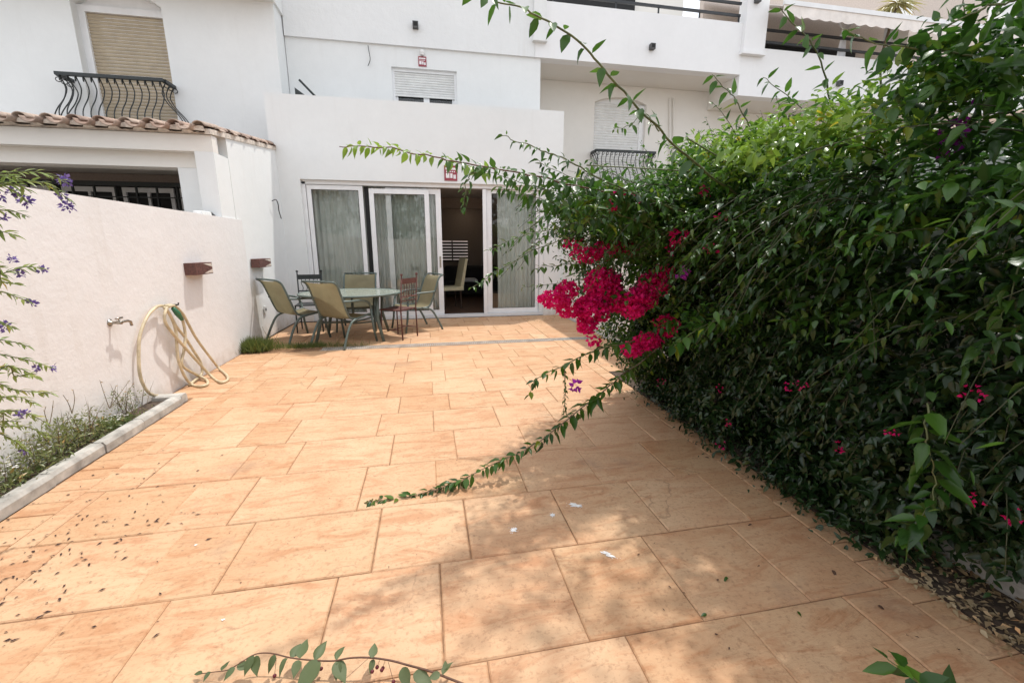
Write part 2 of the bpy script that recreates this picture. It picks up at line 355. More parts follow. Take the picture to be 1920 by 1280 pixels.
def sprigs(LV, P0, D0, n_leaf, length, leaf_len, droop=.35):
    """many short shoots at once: P0,D0 (n,3); leaves alternate along each"""
    n = len(P0); D0 = unit(D0); side = unit(np.cross(D0, rdir(n)))
    for k in range(n_leaf):
        t = (k+.5)/n_leaf
        p = P0+D0*(length[:,None]*t)+np.array([0,0,-1.])*(length[:,None]*droop*t*t)
        a = k*2.4; s2 = np.cross(D0, side)
        out = side*math.cos(a)+s2*math.sin(a)
        d = unit(out*1.0+D0*.6+np.array([0,0,-.2])+rdir(n)*.4)
        nn = unit(np.array([0,0,.85])+D0*.35+rdir(n)*.6)
        LV.add(p, d, nn, leaf_len*(1.12-.62*t)*rng.uniform(.5,1.35,n))
def clump(LV, c, r, n, leaf_len, n_leaf=6, length=.2, shell=.35, outw=1.0, up=.5):
    d = rdir(n); rad = 1-shell*rng.random(n)**1.3
    P = np.array(c)+d*np.array(r)*rad[:,None]
    D = unit(unit(d/np.array(r))*outw+np.array([0,0,up])+rdir(n)*.5)
    sprigs(LV, P-D*length*.4, D, n_leaf, length*rng.uniform(.6,1.4,n), leaf_len)
LEAF_MESHES = {}
def single_leaf_meshes(key, mat, tplset):
    LEAF_MESHES[key] = []
    for j, t in enumerate(tplset):
        me = leaf_mesh(key, mat, np.zeros((1,3)), np.array([[0,1.,0]]), np.array([[0,0,1.]]), np.ones(1), t)
        LEAF_MESHES[key].append(me)
big_set = [leaf_tpl(w=w, fold=f, droop=d, rows=(0,.08,.2,.36,.55,.75,.9,1), prof=(0,.5,.88,1,.88,.5,.18,0), wave=.014) for w, f, d in ((.50,.16,.22),(.44,.26,.4),(.54,.12,.14),(.42,.3,.55))]
single_leaf_meshes('leaf', M['leaf'], big_set)
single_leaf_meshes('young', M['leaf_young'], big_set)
single_leaf_meshes('cut', M['leaf_cut'], [leaf_tpl(w=w, fold=f, droop=d, rows=(0,.08,.2,.36,.55,.75,.9,1), prof=(0,.5,.88,1,.88,.5,.18,0), wave=.03) for w, f, d in ((.5,.3,.3),(.42,.4,.5),(.6,.15,.2))])
single_leaf_meshes('green_fallen', M['leaf'], big_set)
LEAF_LEFT = [298]
def one_leaf(parent, key, p, d, n, L):
    X, Y, Z = frames(np.array([d]), np.array([n]))
    m = Matrix(((X[0][0]*L, Y[0][0]*L, Z[0][0]*L, p[0]), (X[0][1]*L, Y[0][1]*L, Z[0][1]*L, p[1]), (X[0][2]*L, Y[0][2]*L, Z[0][2]*L, p[2]), (0,0,0,1)))
    o = bpy.data.objects.new('leaf', random.choice(LEAF_MESHES[key])); COL.objects.link(o); o.parent = parent; o.matrix_local = m; return o
def shoot(parent, pts, r0, L0, L1, spacing, mat='stem_green', key='leaf', single=True, hang=.5, skip=0, name='branch', tipkey='young', rest=None, sub=0):
    """a long arching shoot given tip first; leaf size L0 at tip, L1 at base"""
    path = smooth_path(pts, 8); n = len(path)
    jit = rng.normal(size=(n,3)); jit = (jit+np.roll(jit,1,0)+np.roll(jit,-1,0))*.002; jit[0] = 0; path = path+jit
    r = [max(.0012, r0*(.25+.75*i/n)*.85) for i in range(n)]
    wob = path.copy()
    b = MB().tube([tuple(p) for p in wob], r, 6).build(name, M[mat], parent, smooth=True)
    seg = np.linalg.norm(np.diff(path, axis=0), axis=1); cum = np.concatenate([[0], np.cumsum(seg)]); tot = cum[-1]
    s = spacing*.3; k = 0
    while s < tot*(1-skip):
        t = s/tot; p = np.array([np.interp(s, cum, path[:,i]) for i in range(3)])
        q = np.array([np.interp(min(s+.01, tot), cum, path[:,i]) for i in range(3)]); tg = unit(p-q)
        g = np.array([0,0,1.]); sd = unit(np.cross(tg, g)); up = np.cross(sd, tg)
        a = k*2.4+random.uniform(-.5,.5)
        out = sd*math.cos(a)+up*math.sin(a)
        d = unit(out+tg*.4+np.array([0,0,-hang])+rdir(1)[0]*.25)
        nn = unit(np.array([0,0,.9])+rdir(1)[0]*.5+out*.4)
        L = 1.35*(L0+(L1-L0)*min(1, t*1.8))*random.uniform(.6,1.25)
        if random.random() < .05: s += spacing; continue
        kk = tipkey if t < .12 else key
        if single and LEAF_LEFT[0] > 0: one_leaf(b, kk, p+out*.004, d, nn, L); LEAF_LEFT[0] -= 1
        elif rest is not None: rest.add(p+out*.004, d, nn, L)
        k += 1; s += .8*spacing*random.uniform(.6,1.4)*(.5+.6*min(1, t*2))
    return b

# ================================================================ SETTING
tag(MB().box(-40, 40, -30, 60, -.3, -.035).build('ground', M['ground']), kind='structure')
patio = tag(MB().box(-2.5, 1.99, -3, 8.6, -.03, -.007).build('patio_paving', M['joint']), kind='structure')
ODD = [-1.89,-1.39,-1.065,-.43,0,.52,.98,1.46]; EVEN = [-1.74,-1.24,-.92,-.295,.145,.655,1.13,1.6]
rows = [.22,.70,1.19,1.69,2.17,2.65,3.12,3.56,3.98,4.40,4.83,5.27,5.69,6.10]
back = [6.29,6.72,7.15,7.58,8.0,8.42,8.6]; near = [-2.66,-2.18,-1.7,-1.22,-.74,-.26,.22]
G = .002
def tile_row(y0, y1, xs, x0, x1):
    e = [x0]+[x for x in xs if x0+.06 < x < x1-.06]+[x1]
    for a, b in zip(e[:-1], e[1:]):
        MB().cham(a+G, b-G, y0+G, y1-G, -.012, random.uniform(-.0008,.0008), .005, .0025).build('tile', M['paver'], patio)
for i in range(len(rows)-1): tile_row(rows[i], rows[i+1], EVEN if i in (1,3,5,7,9,11) else ODD, -2.0, 1.84)
for i in range(len(back)-1): tile_row(back[i], back[i+1], ODD if i % 2 else EVEN, -2.48, 2.6 if False else 1.84)
for i in range(len(near)-1): tile_row(near[i], near[i+1], [-1.3,-.4,.5,1.2] if i % 2 else [-.9,0,.8], -2.0, 1.84)
y = .7
while y < 6.05:
    x0, x1 = (-2.22, -2.0) if y < 4.3 else (-2.48, -2.0)
    MB().cham(x0+.003, x1-G, y+G, y+.125-G, -.012, random.uniform(-.001,.001), .004, .002).build('brick', M['paver'], patio); y += .125
y = .5
while y < 6.05:
    MB().cham(1.84+G, 1.985, y+G, y+.12-G, -.012, random.uniform(-.001,.001), .004, .002).build('brick', M['paver'], patio); y += .12
# paving on the far right, beyond the hedge, up to the side wall
for i in range(len(back)-1):
    MB().cham(1.84+G, 2.72, back[i]+G, back[i+1]-G, -.012, 0, .004).build('tile', M['paver'], patio)
for i in range(4):
    MB().cham(1.99+G, 2.72, 4.4+i*.43+G, 4.4+(i+1)*.43-G, -.012, 0, .004).build('tile', M['paver'], patio)
tag(MB().box(-2.5, -2.34, -3, 4.2, -.03, .035).build('soil_strip', M['soil']), kind='structure')
tag(MB().box(1.99, 2.74, -3, 4.38, -.03, .004).build('hedge_soil', M['soil']), kind='structure')

# kerb of the planter strip: separate cast pieces
kerb = empty('planter_kerb', (-2.27, 2.8, 0)); tag(kerb, 'worn grey concrete kerb edging the planted strip along the left wall', 'kerb')
def kerb_piece(y0, y1, jit=0):
    w = .115; mb = MB(); y0 += .004; y1 -= .004
    pr = [(-.045,0),(.045,0),(.045,.055),(.03,.078),(-.03,.078),(-.045,.065)]
    n = len(pr); vs = [(x+jit, yy, z) for yy in (y0, y1) for x, z in pr]
    mb.add(vs, [tuple(range(n)), tuple(range(2*n-1, n-1, -1))]+[(i, i+n, (i+1) % n+n, (i+1) % n) for i in range(n)])
    return mb
for a, b, j in ((.4,1.35,0),(1.35,2.28,0),(2.28,2.78,.004),(2.78,3.2,-.004),(3.2,3.62,.003),(3.62,4.16,0)):
    kerb_piece(a-2.8, b-2.8, j).build('kerb_stone', M['concrete'], kerb)
e = kerb_piece(-.14, .11).build('kerb_stone', M['concrete'], kerb, loc=(-.10, 1.42, 0)); e.rotation_euler = (0, 0, R(90))
rk = empty('hedge_kerb', (2.3, 1, 0)); tag(rk, 'pale concrete kerb lying in the mulch under the dark hedge', 'kerb')
for a in (-.55, -.05, .45): kerb_piece(a, a+.49).build('kerb_stone', M['concrete'], rk)

# drain channel
dr = empty('drain_channel', (.4, 6.2, 0)); tag(dr, 'long slotted drain channel crossing the patio near the house', 'drain')
MB().box(-1.9, 2.2, -.085, -.07, -.012, .004).box(-1.9, 2.2, .07, .085, -.012, .004).build('frame', M['concrete'], dr)
MB().box(-1.9, 2.2, -.07, .07, -.05, -.02).build('channel', M['dark'], dr)
bars = MB(); x = -1.89
while x < 2.2: bars.box(x, x+.012, -.07, .07, -.012, .001); x += .028
o = bars.build('grate_bars', M['concrete'], dr); o['kind'] = 'stuff'

# ================================================================ GARDEN WALLS
gw = tag(MB().box(-2.72, -2.5, -3, 6.75, -.03, 1.76).build('garden_wall', M['plaster_warm']), 'rough pinkish white rendered garden wall along the left side', 'wall')
rw = empty('boundary_wall', (2.85, 3, 0)); tag(rw, 'white boundary wall with terracotta coping tiles behind the bougainvillea', 'wall')
MB().box(-.1, .1, -6, 5.55, -.03, 1.93).build('wall_body', M['plaster_warm'], rw)
cm = MB(); k = 8
def barrel(L=.42, r0=.072, r1=.062, th=.010, k=8, up=True):
    mb = MB(); s = 1 if up else -1; vs = []
    for (yy, r) in ((0, r0), (L, r1)):
        for rr in (r, r-th):
            for j in range(k+1):
                t = math.pi*j/k; vs.append((rr*math.cos(t), yy, s*rr*math.sin(t)*.8))
    m = k+1; fs = []
    for j in range(k):
        fs += [(j, j+1, 2*m+j+1, 2*m+j), (m+j, 3*m+j, 3*m+j+1, m+j+1), (j, m+j, m+j+1, j+1), (2*m+j, 2*m+j+1, 3*m+j+1, 3*m+j)]
    fs += [(0, 2*m, 3*m, m), (k, m+k, 3*m+k, 2*m+k)]
    return mb.add(vs, fs)
bar_me = barrel().mesh('roof_tile', M['terracotta'], True); pan_me = barrel(up=False, r0=.082, r1=.07).mesh('roof_tile', M['terracotta'], True)
cop_me = barrel(L=.3, r0=.12, r1=.11).mesh('coping_tile', M['terracotta'], True)
for i in range(30): link('coping_tile', cop_me, rw, (0, 5.25-i*.28, 1.93), (R(3), 0, 0))

# ================================================================ CENTRAL HOUSE
house = empty('house', (0, 9.5, 0)); tag(house, 'white rendered house with single storey extension and wide sliding glass doors', 'house')
def H(mb, name, mat, parent=None, smooth=False):
    o = mb.build(name, M[mat], None, smooth=smooth); o.parent = parent or house
    o.matrix_parent_inverse = Matrix.Translation(-Vector(house.location)) if parent is None else Matrix.Identity(4)
    return o
DX0, DX1, DZ0, DZ1 = -2.16, 2.36, .0, 2.58
mb = MB(); hole_wall(mb, -2.6, 2.71, 0, 3.95, 8.6, 8.82, DX0, DX1, DZ0, DZ1)
mb.box(2.51, 2.71, 8.82, 9.797, 0, 3.95)
H(mb, 'extension_wall', 'plaster')
H(MB().box(-2.6, 2.51, 8.82, 9.797, 2.72, 2.9), 'flat_roof', 'plaster')
mb = MB(); hole_wall(mb, -2.48, 2.54, 2.72, 5.3, 9.8, 10.05, -.54, .76, 3.7, 4.93)
mb.box(2.34, 2.54, 10.05, 10.9, 0, 5.3)
H(mb, 'upper_wall', 'plaster')
H(MB().box(-2.47, 2.40, 9.75, 10.9, 5.3, 8.5), 'parapet_band', 'plaster_rough')
H(MB().box(2.36, 2.62, 9.66, 9.748, 5.62, 8.5).box(2.34, 2.64, 9.64, 9.748, 5.57, 5.618), 'pilaster', 'plaster')
# upper window with half lowered shutter
wx0, wx1 = -.54, .76
H(MB().box(wx0, wx0+.05, 9.86, 9.93, 3.7, 4.93).box(wx1-.05, wx1, 9.86, 9.93, 3.7, 4.93).box(wx0+.05, wx1-.05, 9.86, 9.93, 4.87, 4.93).box(wx0+.05, wx1-.05, 9.9, 9.95, 3.7, 3.78)
  .box(.07, .19, 9.9, 9.96, 3.78, 4.5).box(wx0+.05, wx0+.1, 9.9, 9.96, 3.78, 4.5).box(wx1-.1, wx1-.05, 9.9, 9.96, 3.78, 4.5), 'window_frame', 'pvc')
H(MB().box(wx0+.1, .07, 9.93, 9.935, 3.78, 4.6).box(.19, wx1-.1, 9.93, 9.935, 3.78, 4.6), 'window_pane', 'glass')
H(MB().box(wx0, wx1, 10.03, 10.06, 3.7, 4.93), 'window_backing', 'dark')
def slats(name, mat, x0, x1, z0, z1, y, pitch, parent=None):
    mb = MB(); z = z0; n = max(1, int(round((z1-z0)/pitch))); p = (z1-z0)/n
    for i in range(n):
        a = z0+i*p; vs = []
        prof = [(0,.0),(.18,-.007),(.5,-.011),(.82,-.007),(.93,.0),(1,.003)]
        for xx in (x0, x1): vs += [(xx, y+dy, a+t*p) for t, dy in prof]
        m = len(prof); mb.add(vs, [(j, j+m, j+m+1, j+1) for j in range(m-1)])
    o = H(mb, name, mat, parent, smooth=False); o['kind'] = 'stuff'; return o
slats('shutter_slats', 'shutter_white', wx0+.05, wx1-.05, 4.46, 4.87, 9.885, .045)
H(MB().box(wx0+.05, wx1-.05, 9.872, 9.89, 4.42, 4.458), 'shutter_bar', 'shutter_white')
# sliding doors: list of sashes (x0, x1, y, with glass)
def sash(x0, x1, z0, z1, y, t=.08, tb=.09, handle=None, glass=True):
    f = MB().box(x0, x0+t, y, y+.05, z0, z1).box(x1-t, x1, y, y+.05, z0, z1).box(x0+t, x1-t, y, y+.05, z0, z0+tb).box(x0+t, x1-t, y, y+.05, z1-t, z1)
    o = H(f, 'door_sash', 'pvc')
    if glass:
        g = MB().box(x0+t, x1-t, y+.02, y+.026, z0+tb, z1-t).build('pane', M['glass']); g.parent = o
        gk = MB(); e = .008
        gk.box(x0+t, x0+t+e, y+.012, y+.019, z0+tb, z1-t).box(x1-t-e, x1-t, y+.012, y+.019, z0+tb, z1-t).box(x0+t+e, x1-t-e, y+.012, y+.019, z1-t-e, z1-t).box(x0+t+e, x1-t-e, y+.012, y+.019, z0+tb, z0+tb+e)
        k_ = gk.build('gasket', M['pvc_line']); k_.parent = o
    if handle:
        h = MB().box(handle-.014, handle+.014, y-.012, y-.001, 1.0, 1.22).box(handle-.008, handle+.008, y-.035, y-.012, 1.06, 1.08).build('handle', M['chrome']); h.parent = o
    return o
H(MB().box(DX0, DX0+.06, 8.68, 8.82, .06, 2.55).box(DX1-.07, DX1, 8.68, 8.82, .06, 2.55).box(DX0, DX1, 8.68, 8.82, 2.51, 2.578).box(DX0, DX1, 8.66, 8.82, .0, .055), 'door_frame', 'pvc')
sash(-2.09, -1.12, .06, 2.50, 8.70, .075)
H(MB().box(-1.10, -1.03, 8.76, 8.80, .06, 2.50), 'dark_gap', 'dark')
sash(-1.01, .085, .06, 2.46, 8.69, .085)
sash(-.72, .31, .06, 2.49, 8.755, .10, handle=.262)
H(MB().box(1.12, 1.19, 8.69, 8.74, .06, 2.50).box(1.20, 1.28, 8.74, 8.80, .06, 2.50), 'door_mullion', 'pvc')
sash(1.24, 2.28, .06, 2.50, 8.76, .065)
# curtains
def curtain_sheet(x0, x1, y, z0, z1, amp=.03, folds=9, name='curtain', parent=None, mat='curtain', pinch=None):
    n = folds*10; mb = MB(); vs = []; rowsz = 14
    ph = [random.uniform(-.8,.8) for _ in range(folds+2)]
    for r in range(rowsz+1):
        t = r/rowsz; z = z1+(z0-z1)*t
        for i in range(n+1):
            u = i/n; a = u*folds*2*math.pi+ph[int(u*folds)]*math.sin(u*folds*math.pi)**2
            x = x0+(x1-x0)*u
            if pinch: x = x0+(x1-x0)*(.5+(u-.5)*pinch(t))
            vs.append((x+.006*math.sin(a*2+t), y+amp*(.6+.5*t)*math.sin(a+.5*math.sin(t*2.2+i*.02)), z))
    fs = [(r*(n+1)+i, r*(n+1)+i+1, (r+1)*(n+1)+i+1, (r+1)*(n+1)+i) for r in range(rowsz) for i in range(n)]
    mb.add(vs, fs); return H(mb, name, mat, parent, smooth=True)
curtain_sheet(-2.3, .25, 8.95, .04, 2.56, .035, 26)
curtain_sheet(1.45, 2.36, 8.95, .04, 2.56, .035, 10)
# room behind
H(MB().box(-2.6, 2.51, 8.84, 14.0, -.02, .02), 'room_floor', 'wood_floor')
H(MB().box(-2.6, 2.51, 8.82, 14.0, 2.6, 2.71), 'room_ceiling', 'room_ceiling')
mb = MB().box(-2.8, -2.6, 8.82, 14.0, 0, 2.71).box(2.34, 2.5, 10.06, 14.0, .02, 2.6); hole_wall(mb, -2.6, 2.34, .02, 2.6, 13.8, 14.0, .30, 1.30, .95, 1.6)
H(mb, 'room_wall', 'room_wall')
H(MB().box(.2, 1.4, 14.1, 14.12, .8, 1.8), 'room_window', 'lit')
mb = MB()
for i in range(7): mb.box(.3, 1.3, 13.9, 13.93, .95+i*.093, .95+i*.093+.062)
mb.box(.78, .82, 13.88, 13.9, .95, 1.6); o = H(mb, 'room_shutter', 'dark_wood'); o['kind'] = 'stuff'
for q in ((1.282,12.200,2.115), (1.219,12.800,2.061), (1.169,13.300,2.024)):
    H(MB().lathe([(.07,0),(.07,.02)], (q[0], q[1], 2.575), 12), 'ceiling_spotlight', 'spot')
H(MB().box(-.6, 2.3, 11.2, 11.35, 2.35, 2.598), 'room_beam', 'room_wall')
# downpipe-like dark cable right of doors
H(MB().tube([(2.405,8.585,2.516), (2.414,8.585,2.059), (2.409,8.585,1.728)], .006, 6), 'wall_cable', 'cable')
H(MB().tube(smooth_path([(-2.807,8.570,2.243), (-2.728,8.550,2.269), (-2.671,8.560,2.191), (-2.666,8.570,2.029), (-2.622,8.580,1.902)][0:5], 4).tolist() if False else smooth_path([(-2.47,8.0,2.14),(-2.44,8.1,2.17),(-2.45,8.22,2.11),(-2.46,8.26,2.0),(-2.46,8.34,1.88)],5).tolist(), .008, 6), 'wall_cable', 'cable')
H(MB().tube(smooth_path([(-0.961,9.770,5.253), (-0.946,9.740,5.130), (-0.936,9.760,5.008), (-0.983,9.740,4.884)], 5).tolist(), .007, 6), 'wall_cable', 'cable')
# water spout stubs
def spout(px, pos, par, b):
    t = MB().box(-.055, .055, -.10, 0, -.055, .055); o = t.build('water_spout', M['pvc_line'], None, loc=pos)
    o.parent = par; o.matrix_parent_inverse = Matrix.Translation(-Vector(par.location))
    i = MB().box(-.035, .035, -.104, -.1005, -.03, .04).build('spout_mouth', M['dark'], o); return o
spout(0, (-0.032,9.750,5.656), house, 0)
# alarm signs
def alarm_sign(pos, w, h, lbl):
    o = empty('alarm_sign', pos); tag(o, lbl, 'sign')
    MB().box(-w/2, w/2, -.012, 0, -h/2, h/2).build('plate', M['sign_red'], o)
    a = MB().box(-w*.40, w*.40, -.015, -.0125, h*.22, h*.36)
    for k in range(5): a.box(-w*.36+k*w*.15, -w*.27+k*w*.15, -.015, -.0125, h*.06, h*.14)
    a.build('lettering', M['sign_white'], o)
    b = MB().box(-w*.38, -w*.10, -.015, -.0125, -h*.32, 0).box(-w*.04, w*.14, -.015, -.0125, -h*.32, -h*.02).box(w*.2, w*.4, -.015, -.0125, -h*.36, -h*.1)
    b.build('emblem', M['sign_white'], o)
    return o
s1 = alarm_sign((0.507,8.598,2.757), .24, .27, 'small red and white alarm sign above the sliding doors, behind leaves')
s2 = alarm_sign((0.075,9.798,5.059), .16, .18, 'small red and white alarm sign above the shuttered upper window')
MB().lathe([(.04,0),(.05,.05),(.04,.09),(.012,.1)], (0,-.04,.1), 12).build('siren', M['white_plastic'], s2)
# bracket on the terrace roof
t = empty('black_bracket', (-2.105,9.300,4.278)); tag(t, 'black metal arm poking above the extension parapet on the left', 'bracket')
p0 = Vector(t.location)
MB().tube([tuple(Vector((-2.175,9.300,4.407))-p0), tuple(Vector((-1.897,9.300,4.119))-p0)], .02, 8).build('arm', M['iron'], t)
a, b = Vector((-2.268,9.300,4.205))-p0, Vector((-2.046,9.300,4.120))-p0
MB().add([tuple(a+Vector((0,0,.07))), tuple(a-Vector((0,0,.05))), tuple(b-Vector((0,0,.03))), tuple(b), tuple(a+Vector((0,.05,.07))), tuple(a+Vector((0,.05,-.05))), tuple(b+Vector((0,.05,-.03))), tuple(b+Vector((0,.05,0)))],
  [(0,1,2,3),(7,6,5,4),(0,3,7,4),(1,5,6,2),(0,4,5,1),(3,2,6,7)]).build('blade', M['iron'], t)

# ---- furniture seen through the open door
dc = empty('dining_chair', (0.510,9.963,0.020)); tag(dc, 'cream high backed dining chair inside behind the open door', 'chair'); dc.rotation_euler = (0,0,R(15))
MB().cham(-.24,.24,-.22,.24,.42,.5,.02).build('seat', M['cream_leather'], dc)
MB().add([(.16,-.2,.45),(.24,-.2,.45),(.36,-.2,1.12),(.31,-.2,1.14),(.16,.22,.45),(.24,.22,.45),(.36,.22,1.12),(.31,.22,1.14)], [(0,1,2,3),(7,6,5,4),(0,4,5,1),(1,5,6,2),(2,6,7,3),(3,7,4,0)]).build('backrest', M['cream_leather'], dc)
for sx in (-.2,.18):
    for sy in (-.18,.2): MB().tube([(sx,sy,0),(sx,sy,.42)], [.014,.02], 6).build('leg', M['dark_wood'], dc)
so = empty('sofa', (1.3, 12.6, .02)); tag(so, 'charcoal sofa with a pale throw deep inside the dark room', 'sofa')
MB().cham(-.8,.8,-.4,.4,.08,.42,.05).build('seat', M['sofa'], so); MB().cham(-.8,.8,.2,.45,.42,.85,.06).build('backrest', M['sofa'], so)
MB().cham(-.95,-.81,-.4,.45,.05,.6,.04).build('armrest', M['sofa'], so); MB().cham(.81,.95,-.4,.45,.05,.6,.04).build('armrest', M['sofa'], so)
MB().cham(-.5,.1,-.42,.15,.43,.5,.03).build('throw', M['curtain_white'], so)

# ================================================================ LEFT NEIGHBOUR
nb = empty('neighbour_house', (-6, 9.3, 0)); tag(nb, 'white neighbour house with tan roller shutter and tiled porch on the left', 'house')
def N_(mb, name, mat, parent=None, smooth=False, root=None):
    root = root or nb
    o = mb.build(name, M[mat], None, smooth=smooth); o.parent = parent or root
    if parent is None: o.matrix_parent_inverse = Matrix.Translation(-Vector(root.location))
    return o
LX = -2.49
mb = MB(); hx0, hx1, hz1 = -5.60, -4.27, 5.38
hole_wall(mb, -11, LX, 0, 7, 9.3, 10.0, hx0, hx1, 3.15, 5.619)
arc = []; n = 12
for i in range(n+1):
    u = i/n; arc.append((hx0+(hx1-hx0)*u, hz1+.23*(1-(2*u-1)**2)))
mb.prism([(hx0,5.618)]+arc[::1][0:]+[(hx1,5.618)], 9.3, 10.0)
N_(mb, 'wall', 'plaster')
N_(MB().box(-11, LX+.04, 8.75, 9.74, 5.62, 5.9), 'eaves_slab', 'plaster')
N_(MB().box(-11, LX+.02, 8.95, 9.72, 5.91, 8), 'upper_parapet', 'plaster')
f = MB().box(hx0, hx0+.1, 9.45, 9.55, 3.15, 5.38).box(hx1-.05, hx1, 9.45, 9.55, 3.15, 5.38).box(hx0+.1, hx1-.05, 9.45, 9.55, 5.28, 5.38).box(hx0, hx1, 9.5, 9.6, 5.382, 5.618)
N_(f, 'shutter_frame', 'pvc')
def N_slats(mat, x0, x1, z0, z1, y, pitch, root):
    mb = MB(); n = int(round((z1-z0)/pitch)); p = (z1-z0)/n
    for i in range(n):
        a = z0+i*p; vs = []
        prof = [(0,.0),(.15,-.008),(.5,-.013),(.80,-.008),(.90,.002),(1,.004)]
        for xx in (x0, x1): vs += [(xx, y+dy, a+t*p) for t, dy in prof]
        m = len(prof); mb.add(vs, [(j, j+m, j+m+1, j+1) for j in range(m-1)])
    o = N_(mb, 'shutter_slats', mat, root=root); o['kind'] = 'stuff'
N_slats('shutter_tan', hx0+.1, hx1-.05, 3.15, 5.28, 9.5, .055, nb)
# balcony with bellied bars
def balcony(root, x0, x1, yw, zt, zb, depth=.34, nf=14, ns=3):
    b = N_(MB().box(x0-.01, x1+.01, yw-depth-.03, yw-depth+.03, zt-.03, zt+.02).box(x0-.03, x0+.03, yw-depth+.03, yw, zt-.03, zt+.02).box(x1-.03, x1+.03, yw-depth+.03, yw, zt-.03, zt+.02), 'balcony_rail', 'iron', root=root)
    h = zt-zb
    prof = [(0,0),(-.05,-.10),(-.07,-.20),(.0,-.36),(.12,-.52),(.18,-.66),(.14,-.82),(-.02,-1.0)]
    def bar(px, py, ox, oy):
        pts = smooth_path([(px+ox*a, py+oy*a, zt-.03+h*z) for a, z in prof], 3).tolist()
        mb = MB().tube(pts, .009, 5)
        ring = []
        tx, ty = (-oy, ox)
        for k in range(8):
            t = 2*math.pi*k/8; ring.append((px+ox*.02+(ox+tx*.4)*.035*math.cos(t), py+oy*.02+(oy+ty*.4)*.035*math.cos(t), zt-.075+.035*math.sin(t)))
        mb.tube(ring, .007, 4, close=True)
        o = mb.build('baluster', M['iron'], None, smooth=True); o.parent = b; return o
    for i in range(nf):
        x = x0+.05+(x1-x0-.1)*i/(nf-1); bar(x, yw-depth, 0, -1)
    for i in range(ns):
        y = yw-depth+.06+(depth-.1)*i/(ns-1)
        bar(x0, y, -1, 0); bar(x1, y, 1, 0)
    fl = MB().box(x0+.08, x1-.08, yw-depth+.1, yw, zb-.06, zb-.035).build('balcony_floor', M['iron'], None); fl.parent = b
    return b
balcony(nb, -5.78, -4.25, 9.3, 4.15, 3.22)
# porch
N_(MB().box(-9, -2.515, 6.2, 6.34, 2.53, 2.72), 'porch_beam', 'plaster_cream')
N_(MB().box(-9, -2.72, 6.345, 6.6, 2.36, 2.60), 'porch_lintel', 'plaster_cream')
N_(MB().box(-2.725, -2.515, 6.2, 6.6, 0, 2.529), 'porch_column', 'plaster')
N_(MB().box(-3.0, -2.728, 6.345, 6.6, 0, 2.358), 'porch_pier', 'plaster')
N_(MB().box(-9, -3.01, 6.4, 6.6, 0, 1.1), 'porch_low_wall', 'plaster')
sw = MB().add([(x, y, z) for x in (-2.75, -2.513) for y, z in ((6.605,0),(9.297,0),(9.297,3.134),(6.605,2.779))], [(0,1,2,3),(7,6,5,4),(0,4,5,1),(1,5,6,2),(2,6,7,3),(3,7,4,0)])
N_(sw, 'porch_side_wall', 'plaster')
N_(MB().box(-9, -2.76, 6.61, 9.2, 2.66, 2.70), 'porch_ceiling', 'plaster_cream')
N_(MB().box(-9, -2.76, 9.1, 9.28, 0, 2.65), 'porch_back_wall', 'room_wall')
wf = MB()
for a in (-7.0,-6.1,-5.2,-4.3): 
    wf.box(a, a+.06, 9.04, 9.08, .9, 2.42).box(a+.38, a+.42, 9.04, 9.08, .9, 2.42).box(a+.74, a+.8, 9.04, 9.08, .9, 2.42).box(a+.06, a+.38, 9.04, 9.08, 2.34, 2.42).box(a+.42, a+.74, 9.04, 9.08, 2.34, 2.42)
N_(wf, 'porch_window_frames', 'pvc'); N_(MB().box(-8, -3.2, 9.085, 9.095, .9, 2.45), 'porch_window_pane', 'dark')
gr = MB().box(-8, -2.9, 8.5, 8.54, 2.38, 2.45).box(-8, -2.9, 8.5, 8.54, 2.2, 2.215).box(-8, -2.9, 8.5, 8.54, 2.0, 2.02)
for i in range(18): gr.box(-8+i*.3, -7.98+i*.3, 8.5, 8.54, .9, 2.38)
N_(gr, 'porch_grille', 'iron')
# tiled porch roof
roof = N_(MB().add([(x, y, z) for x in (-6.6, -2.52) for y, z in ((6.19,2.725),(9.29,3.135),(9.29,3.155),(6.19,2.745))], [(0,1,2,3),(7,6,5,4),(0,4,5,1),(1,5,6,2),(2,6,7,3),(3,7,4,0)]), 'porch_roof', 'mortar')
sl = math.atan(.41/3.1)
for c in range(16):
    x = -2.60-c*.25
    for r in range(8):
        yy = 6.08+r*.385; z = 2.735+(yy-6.1)*math.tan(sl)
        j = random.uniform(-.012,.012)
        a = link('roof_tile', bar_me, roof, (x+j, yy+.0+random.uniform(-.015,.015), z+.062), (sl+R(1.5), 0, R(random.uniform(-2,2))))
        if r < 2: a = link('roof_tile', pan_me, roof, (x-.125+j, yy-.07, z+.066), (sl, 0, R(random.uniform(-2,2))))
mo = MB()
for c in range(16):
    x = -2.60-c*.25
    if c % 1 == 0:
        mo.add([(x-.06, 6.11, 2.75), (x+.065, 6.115, 2.75), (x+.05, 6.105, 2.75+.03+random.uniform(0,.02)), (x+.0, 6.10, 2.80), (x-.05, 6.11, 2.79), (x, 6.2, 2.76)], [(0,1,2,3,4),(1,0,5),(2,1,5),(3,2,5),(4,3,5),(0,4,5)])
    mo.add([(x-.2, 6.13, 2.728), (x-.06, 6.12, 2.728), (x-.1, 6.09, 2.75), (x-.17, 6.095, 2.747)], [(0,1,2,3)])
o = N_(mo, 'tile_bedding', 'mortar'); o['kind'] = 'stuff'
vg = MB().add([(x, y, z) for x in (-2.56, -2.50) for y, z in ((6.15,2.72),(9.28,3.13),(9.28,3.19),(6.15,2.78))], [(0,1,2,3),(7,6,5,4),(0,4,5,1),(1,5,6,2),(2,6,7,3),(3,7,4,0)])
N_(vg, 'roof_verge', 'mortar')
